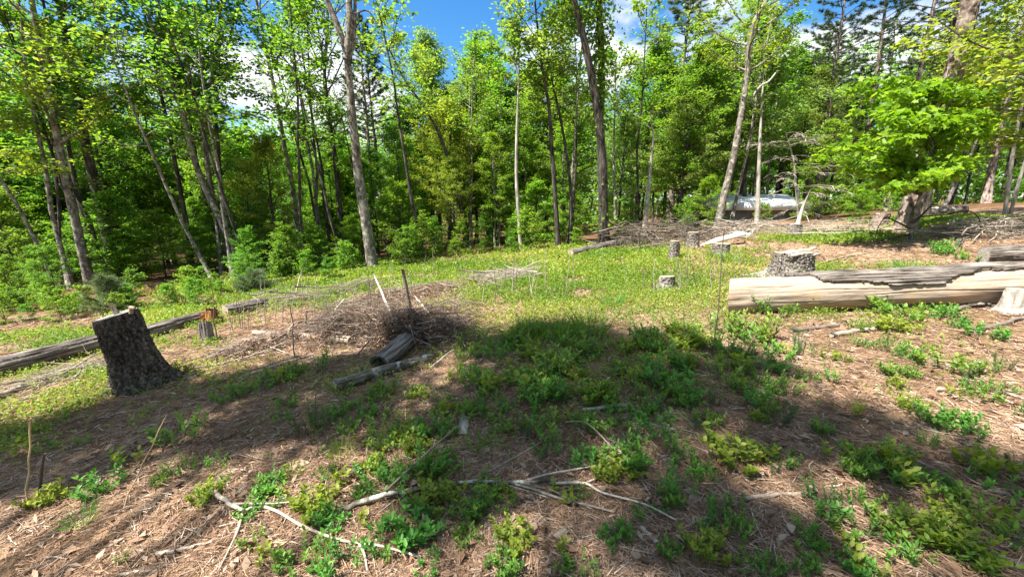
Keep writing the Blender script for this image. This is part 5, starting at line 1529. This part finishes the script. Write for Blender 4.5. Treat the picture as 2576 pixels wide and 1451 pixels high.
# ------------------------------------------------------------------ bushes
def bush_mesh(seed, stems, h, ll, lw, n_leaf, spread, pos=None):
    rng = np.random.default_rng(seed)
    tb = Tubes(); P, D, N, L, W, T = [], [], [], [], [], []
    for s in range(stems):
        a = rng.uniform(0, 6.28); r = spread * math.sqrt(rng.random()); p = np.array([r * math.cos(a), r * math.sin(a), -.01])
        hh = h * rng.uniform(.5, 1.1) * (1 - .35 * r / spread)
        lean = unit(a, 0) * rng.uniform(.15, .7) + rng.normal(0, .15, 3) * [1, 1, 0]
        pts = np.array([p, p + (lean * .35 + [0, 0, .5]) * hh, p + (lean + [0, 0, 1.0]) * hh])
        tb.add(pts, [.0035, .0028, .0016], 4, tint=.35, cap=False)
        tone = rng.uniform(.2, .7)
        for k in range(n_leaf):
            f = .18 + .82 * (k + .5 * rng.random()) / n_leaf
            q, dd = along(pts, min(f, .99)); az = k * 2.4 + rng.uniform(-.5, .5); el = .25 + .55 * f + rng.normal(0, .2)
            P.append(q); D.append(unit(az, el)); nn = rng.normal(0, .25, 3); nn[2] += 1; N.append(nn)
            g = rng.uniform(.7, 1.2) * (1 - .25 * abs(f - .6)); L.append(ll * g); W.append(lw * g); T.append(np.clip(tone + .35 * (f - .5) + rng.normal(0, .12), 0, 1))
    lm = leaf_mesh('leaves', np.array(P), np.array(D), np.array(N), np.array(L), np.array(W), np.array(T), fine=True, fold=.18)
    return tb.mesh('stems'), lm

BUSH = []
for i in range(8):
    st_, lf_ = bush_mesh(200 + i, 12 + (i % 4) * 5, .25, .062, .027 + .005 * (i % 3), 12, .18)
    if i == 5: st_, lf_ = bush_mesh(206, 6, .24, .090, .052, 5, .14)
    if i == 6: st_, lf_ = bush_mesh(207, 22, .27, .040, .013, 18, .16)
    if i == 7: st_, lf_ = bush_mesh(208, 11, .36, .070, .024, 12, .15)
    st_.materials.append(M['stick']); lf_.materials.append(M['bush_leaf' if i not in (2, 5) else 'leaf_yellow'])
    BUSH.append((st_, lf_, .50))
def tuft_mesh(seed, n, h, spread):
    rng = np.random.default_rng(seed)
    a = rng.uniform(0, 6.28, n); r = spread * np.sqrt(rng.random(n))
    P = np.stack([r * np.cos(a), r * np.sin(a), np.zeros(n) - .01], -1)
    D = np.stack([np.cos(a) * .35 + rng.normal(0, .2, n), np.sin(a) * .35 + rng.normal(0, .2, n), np.ones(n)], -1)
    L = h * rng.uniform(.5, 1.1, n)
    B = np.stack([np.cos(a) * .25 * L, np.sin(a) * .25 * L, -.12 * L], -1)
    return blade_mesh('blades', P, D, L, np.full(n, .0055), np.clip(rng.normal(.4, .2, n), 0, 1), bend=B)
def seedling_mesh(seed, stems, h, spread):
    rng = np.random.default_rng(seed); tb = Tubes(); NP, ND = [], []
    for s in range(stems):
        a = rng.uniform(0, 6.28); r = spread * math.sqrt(rng.random()); p = np.array([r * math.cos(a), r * math.sin(a), -.01]); hh = h * rng.uniform(.55, 1.1)
        tip = p + (unit(a, 0) * .25 + [0, 0, 1]) * hh; tb.add(np.array([p, (p + tip) / 2, tip]), [.004, .003, .002], 4, tint=.3, cap=False)
        n = 80; u = .12 + .88 * rng.random(n)[:, None]; NP.append(p + (tip - p) * u); d = rng.normal(size=(n, 3)); d[:, 2] = np.abs(d[:, 2]) * .8 + .5; ND.append(d)
    NP = np.concatenate(NP); ND = np.concatenate(ND); n = len(NP)
    return tb.mesh('stems'), blade_mesh('needles', NP, ND, rng.uniform(.035, .075, n), np.full(n, .0028), np.clip(rng.normal(.55, .22, n), 0, 1))
TUFT = [tuft_mesh(300 + i, 90, .26, .10) for i in range(3)]
for m_ in TUFT: m_.materials.append(M['bush_leaf'])
SEED = [seedling_mesh(310 + i, 9, .26, .09) for i in range(3)]
M['seedling'] = leaf_mat('seedling', [(0, (.025, .07, .015)), (.6, (.06, .13, .03)), (1, (.12, .2, .05))], trans=.2, hue=.01)
for a_, b_ in SEED: a_.materials.append(M['stick']); b_.materials.append(M['seedling'])

ZONES = [((0, 600, 1080, 1460), 'on the lit and shaded straw at lower left'), ((600, 920, 1180, 1460), 'around the pale crooked branch in the foreground'),
         ((600, 1260, 1040, 1180), 'on shaded straw behind the long lichened branch'), ((920, 1330, 1180, 1460), 'in front of the long lichened branch'),
         ((1330, 1760, 1080, 1460), 'around the right end of the long lichened branch'), ((1100, 1900, 840, 1080), 'in the shade in the middle of the clearing'),
         ((1760, 2120, 1080, 1460), 'near the pale smooth stick at right'), ((2120, 2600, 1080, 1460), 'in the lower right corner'),
         ((1850, 2600, 840, 1080), 'on the sunlit straw below the barkless log'), ((1800, 2600, 700, 840), 'close along the barkless log'),
         ((2200, 2600, 560, 700), 'between the barkless log and the maple sapling'), ((0, 600, 800, 1080), 'at the foot of the big dark stump')]
def zone(u, v):
    for (a, b_, c, d), s in ZONES:
        if a <= u < b_ and c <= v < d: return s
    return 'on the clearing floor'
BUSHES = [(680,1272,58),(680,1236,64),(779,1289,88),(835,1324,70),(823,1201,44),(870,1230,76),(979,1195,58),(999,1207,64),(932,1233,30),(1078,1183,82),(1099,1265,97),(1034,1339,123),(970,1377,88),(926,1318,47),(967,1409,35),
 (1195,1283,73),(1272,1283,50),(1175,1365,59),(1289,1368,88),(1266,1435,76),(759,1418,94),(689,1406,47),(823,1418,53),(859,1447,88),(1081,1435,59),(964,1125,53),(1034,1107,53),(1096,1095,88),(967,1084,73),(1078,1134,32),(1371,1142,64),(1389,1104,76),
 (1373,996,87),(1460,1069,45),(1494,1013,62),(1546,1038,38),(1605,1048,45),(1564,961,90),(1640,986,97),(1730,1017,55),(1862,979,62),(1480,1175,75),(1540,1200,85),(1590,1170,80),(1560,1145,65),(1520,1220,70),(1612,1100,69),(1703,1131,62),(1727,1183,69),(1772,1204,52),(1848,1159,115),(1931,1149,38),(1976,1163,52),
 (1401,1267,83),(1463,1246,38),(1616,1305,42),(1820,1287,62),(1859,1346,55),(1775,1395,83),(1685,1398,52),(1456,1447,69),(1411,1447,35),(1931,1440,62),(1709,1253,76),
 (2170,1160,75),(2200,1195,95),(2235,1178,75),(2160,1200,60),(2250,1150,55),(2314,1242,83),(2078,1277,87),(2078,1315,42),(2168,1357,114),(2262,1339,104),(2385,1391,110),(2430,1405,100),(2456,1315,104),(2536,1346,90),(2557,1381,55),(2307,1416,70),(2033,1395,52),(2370,1069,80),(2286,1031,50),(2068,1090,50),(2467,1007,55),(2390,993,38),(2508,989,55),(2564,1045,35),(2425,1253,59),(2331,1204,38),(2474,1190,87),(2026,1440,50),(1933,1433,55),(2182,1433,87),
 (1948,793,80),(2005,780,48),(2244,799,105),(2377,803,57),(2241,831,64),(2409,825,32),(2473,850,64),(2082,907,48),(2234,885,57),(2282,904,45),(2374,927,95),(2285,949,35),(2253,974,32),(2374,640,50),(2435,656,45),(1840,942,80),(1872,895,64),(1900,847,95),(2031,958,38),
 (1409,930,95),(1450,956,50),(1365,1010,95),(1269,1029,38),(1228,997,48),(1202,1035,41),(1530,940,48),(1581,930,50),(1670,953,111),(1718,924,64),(1727,1019,48),(1826,946,89),(1851,975,48),(1613,848,64),(1778,873,64),(1873,857,80),
 (255,1233,82),(126,1265,59),(401,1219,32),(457,1101,88),(337,1157,76),(460,1189,59),(545,1178,38),(554,1219,35),(639,1295,59),(522,1260,59),(683,1224,59),(639,1368,47),(674,1409,59),(314,1409,29),(217,1116,29),(117,1131,44),(303,974,35),(433,948,49),(347,969,43),
 (640,985,70),(700,960,60),(740,940,50),(800,930,55),(560,1010,50),(1300,960,60),(1340,900,70),(1480,890,70),(1250,900,50),(1150,960,45),(1120,1010,40),(1330,1060,40),(870,1080,50),(920,1050,45),(1050,1000,45),(1900,1010,50),(1960,900,60),(1700,880,60),(2330,1120,45),(2100,960,36)]
rngB = np.random.default_rng(71)
for u0_, u1_, v0_, v1_, n_, w0_, w1_ in ((1150, 1960, 835, 1085, 62, 34, 78), (2020, 2560, 1090, 1440, 16, 45, 95), (900, 1900, 1090, 1440, 22, 30, 70), (560, 1150, 930, 1120, 14, 30, 60), (1850, 2560, 790, 1060, 14, 25, 55)):
    for _ in range(n_):
        BUSHES.append((float(rngB.uniform(u0_, u1_)), float(rngB.uniform(v0_, v1_)), float(rngB.uniform(w0_, w1_))))
byzone = {}
for u, v, w in BUSHES: byzone.setdefault(zone(u, v), []).append((w, u, v))
done = set()
for i, (u, v, w) in enumerate(BUSHES):
    p = PX(u, v); wm = px_size(w, p) * 1.5
    st_, lf_, wd = BUSH[i % 8]
    s = wm / wd; zn = zone(u, v)
    big_one = max(byzone[zn])[1:] == (u, v)
    kind = 'largest low leafy bush' if big_one else ('broad low leafy bush' if w > 66 else ('small low leafy bush' if w > 45 else 'tiny leafy sprig'))
    o = thing('low_bush', kind + ' ' + zn, 'bush', p, (rngB.normal(0, .05), rngB.normal(0, .05), rngB.uniform(0, 6.28)), group=None if big_one else ('bushes ' + zn))
    zs = max(.62, min(1.35, (.85 + .15 / max(s, .2)))) * rngB.uniform(.8, 1.15)
    o.scale = (s, s, s * zs)
    link('stems', st_, [], o, kind='stuff'); link('leaves', lf_, [], o, kind='stuff')
for i, (u, v, w, lab) in enumerate([(779, 1092, 78, 'dense dark pine seedling clump on shaded straw left of centre'), (1796, 1019, 40, 'upright dark pine seedling on shaded straw right of centre'),
        (1938, 1066, 90, 'spreading dark pine seedling clump in the shade at right'), (2514, 929, 48, 'upright pine seedling on lit straw at the far right'), (2018, 890, 62, 'dark pine seedling at the shade edge below the barkless log'),
        (2560, 1185, 48, 'dark pine seedling cut by the right frame edge'), (1330, 1095, 60, 'dark wispy seedling left of the shaded bushes'), (1760, 1080, 34, 'small wispy seedling right of the pale stick'),
        (1940, 1190, 36, 'wispy pine seedling near the lit straw patch')]):
    p = PX(u, v); s = px_size(w, p) / .26; a_, b_ = SEED[i % 3]
    o = thing('pine_seedling', lab, 'seedling', p, (0, 0, rngB.uniform(0, 6.28))); o.scale = (s, s, s * rngB.uniform(.8, 1.2))
    link('stems', a_, [], o, kind='stuff'); link('needles', b_, [], o, kind='stuff')
for i, (u, v, w) in enumerate([(859, 1144, 60), (205, 1314, 60), (735, 1200, 45), (1205, 1125, 60), (1090, 1215, 60), (1410, 850, 90), (1330, 860, 80), (1480, 845, 90), (1820, 1130, 40), (900, 960, 60), (860, 985, 50), (2055, 712, 60), (2090, 706, 50), (1540, 770, 50), (1830, 660, 40),
        (1790, 650, 36), (1880, 665, 36), (330, 975, 40), (2240, 560, 40), (2290, 690, 60), (1640, 870, 60), (1260, 880, 50), (1200, 850, 50)]):
    p = PX(u, v); s = px_size(w, p) / .24
    o = link('grass_tuft', TUFT[i % 3], []); o.location = p; o.rotation_euler = (0, 0, rngB.uniform(0, 6.28)); o.scale = (s, s, s)
    tag(o, 'tuft of narrow green grass blades ' + (zone(u, v) if v > 720 else 'on the far lit slope'), 'grass tuft', 'grass tufts ' + (zone(u, v) if v > 720 else 'on the far lit slope'))
# small pines at the left wood edge
for i, (u, y, vt, lab) in enumerate([(278, 7.6, 704, 'young white pine with pale tips behind the big dark stump'), (640, 9.0, 690, 'young white pine at the wood edge beyond the short grey log')]):
    b = BASE(u, y); H = AT(u, vt, y).z - b.z
    make_pine('young_pine', lab, b, straight(H, .03, 700 + i, 6), .03, 700 + i, cb=.12, n1=24, l1=max(.5, H * .5), dead=0, needle='needle_soft', nl=34, nlen=.13, nw=.007, up=.4)
# young bushy leaf growth at the foot of the wood
SHRUB = dict(cb=.05, n1=16, l1=.7, el=(.2, .9), n2=6, l2=.32, nl=12, sp=.06, ll=.10, lw=.07, flat=.75, t0=.2)
shr = [make_tree('leafy_shrub', 'leafy green shrub at the foot of the wood', 'shrub', PARK, straight(1.5, .05, 720 + i, 5), .015, SHRUB, M['bark_dark'], M['leaf_bright' if i else 'leaf_green'], 720 + i, group='shrubs at the foot of the wood') for i in range(3)]
su = [0, 0, 0]
for k in range(72):
    u = rngB.uniform(-120, 1420) if k < 46 else (rngB.uniform(1440, 2500) if k < 60 else rngB.uniform(0, 560))
    x = (u - 1288) / FPX * 12; y = float(wood_edge(x)) + rngB.uniform(-.6, 2.6); i = k % 3; bs = BASE(u, y); s = rngB.uniform(.3, .85) if u > 560 else rngB.uniform(.2, .45)
    if not su[i]: o = shr[i]; o.location = bs; o.scale = (s, s, s); su[i] = 1
    else: o = dup(shr[i], bs, (0, 0, rngB.uniform(0, 6.28)), (s, s, s))
    pw = place_words(u, y, bs.x)
    o['label'] = 'leafy green shrub, ' + pw; o['group'] = 'shrubs, ' + pw

# where alike things share a label, say which one it is, counted from the left of the picture
ORD = 'first second third fourth fifth sixth seventh eighth ninth tenth eleventh twelfth thirteenth fourteenth fifteenth sixteenth seventeenth eighteenth'.split()
same = {}
bpy.context.view_layer.update()
for o in scene.objects:
    if o.parent is None and 'label' in o and 'out of the frame' not in o['label']: same.setdefault(o['label'], []).append(o)
for lab, obs in same.items():
    if 1 < len(obs) <= len(ORD) and len(lab.split()) <= 13:
        obs.sort(key=lambda o: float(UV(np.array(o.location.x), np.array(o.location.y), np.array(o.location.z))[0]))
        for k, o in enumerate(obs):
            o['label'] = lab + ', ' + ORD[k] + ' from left'
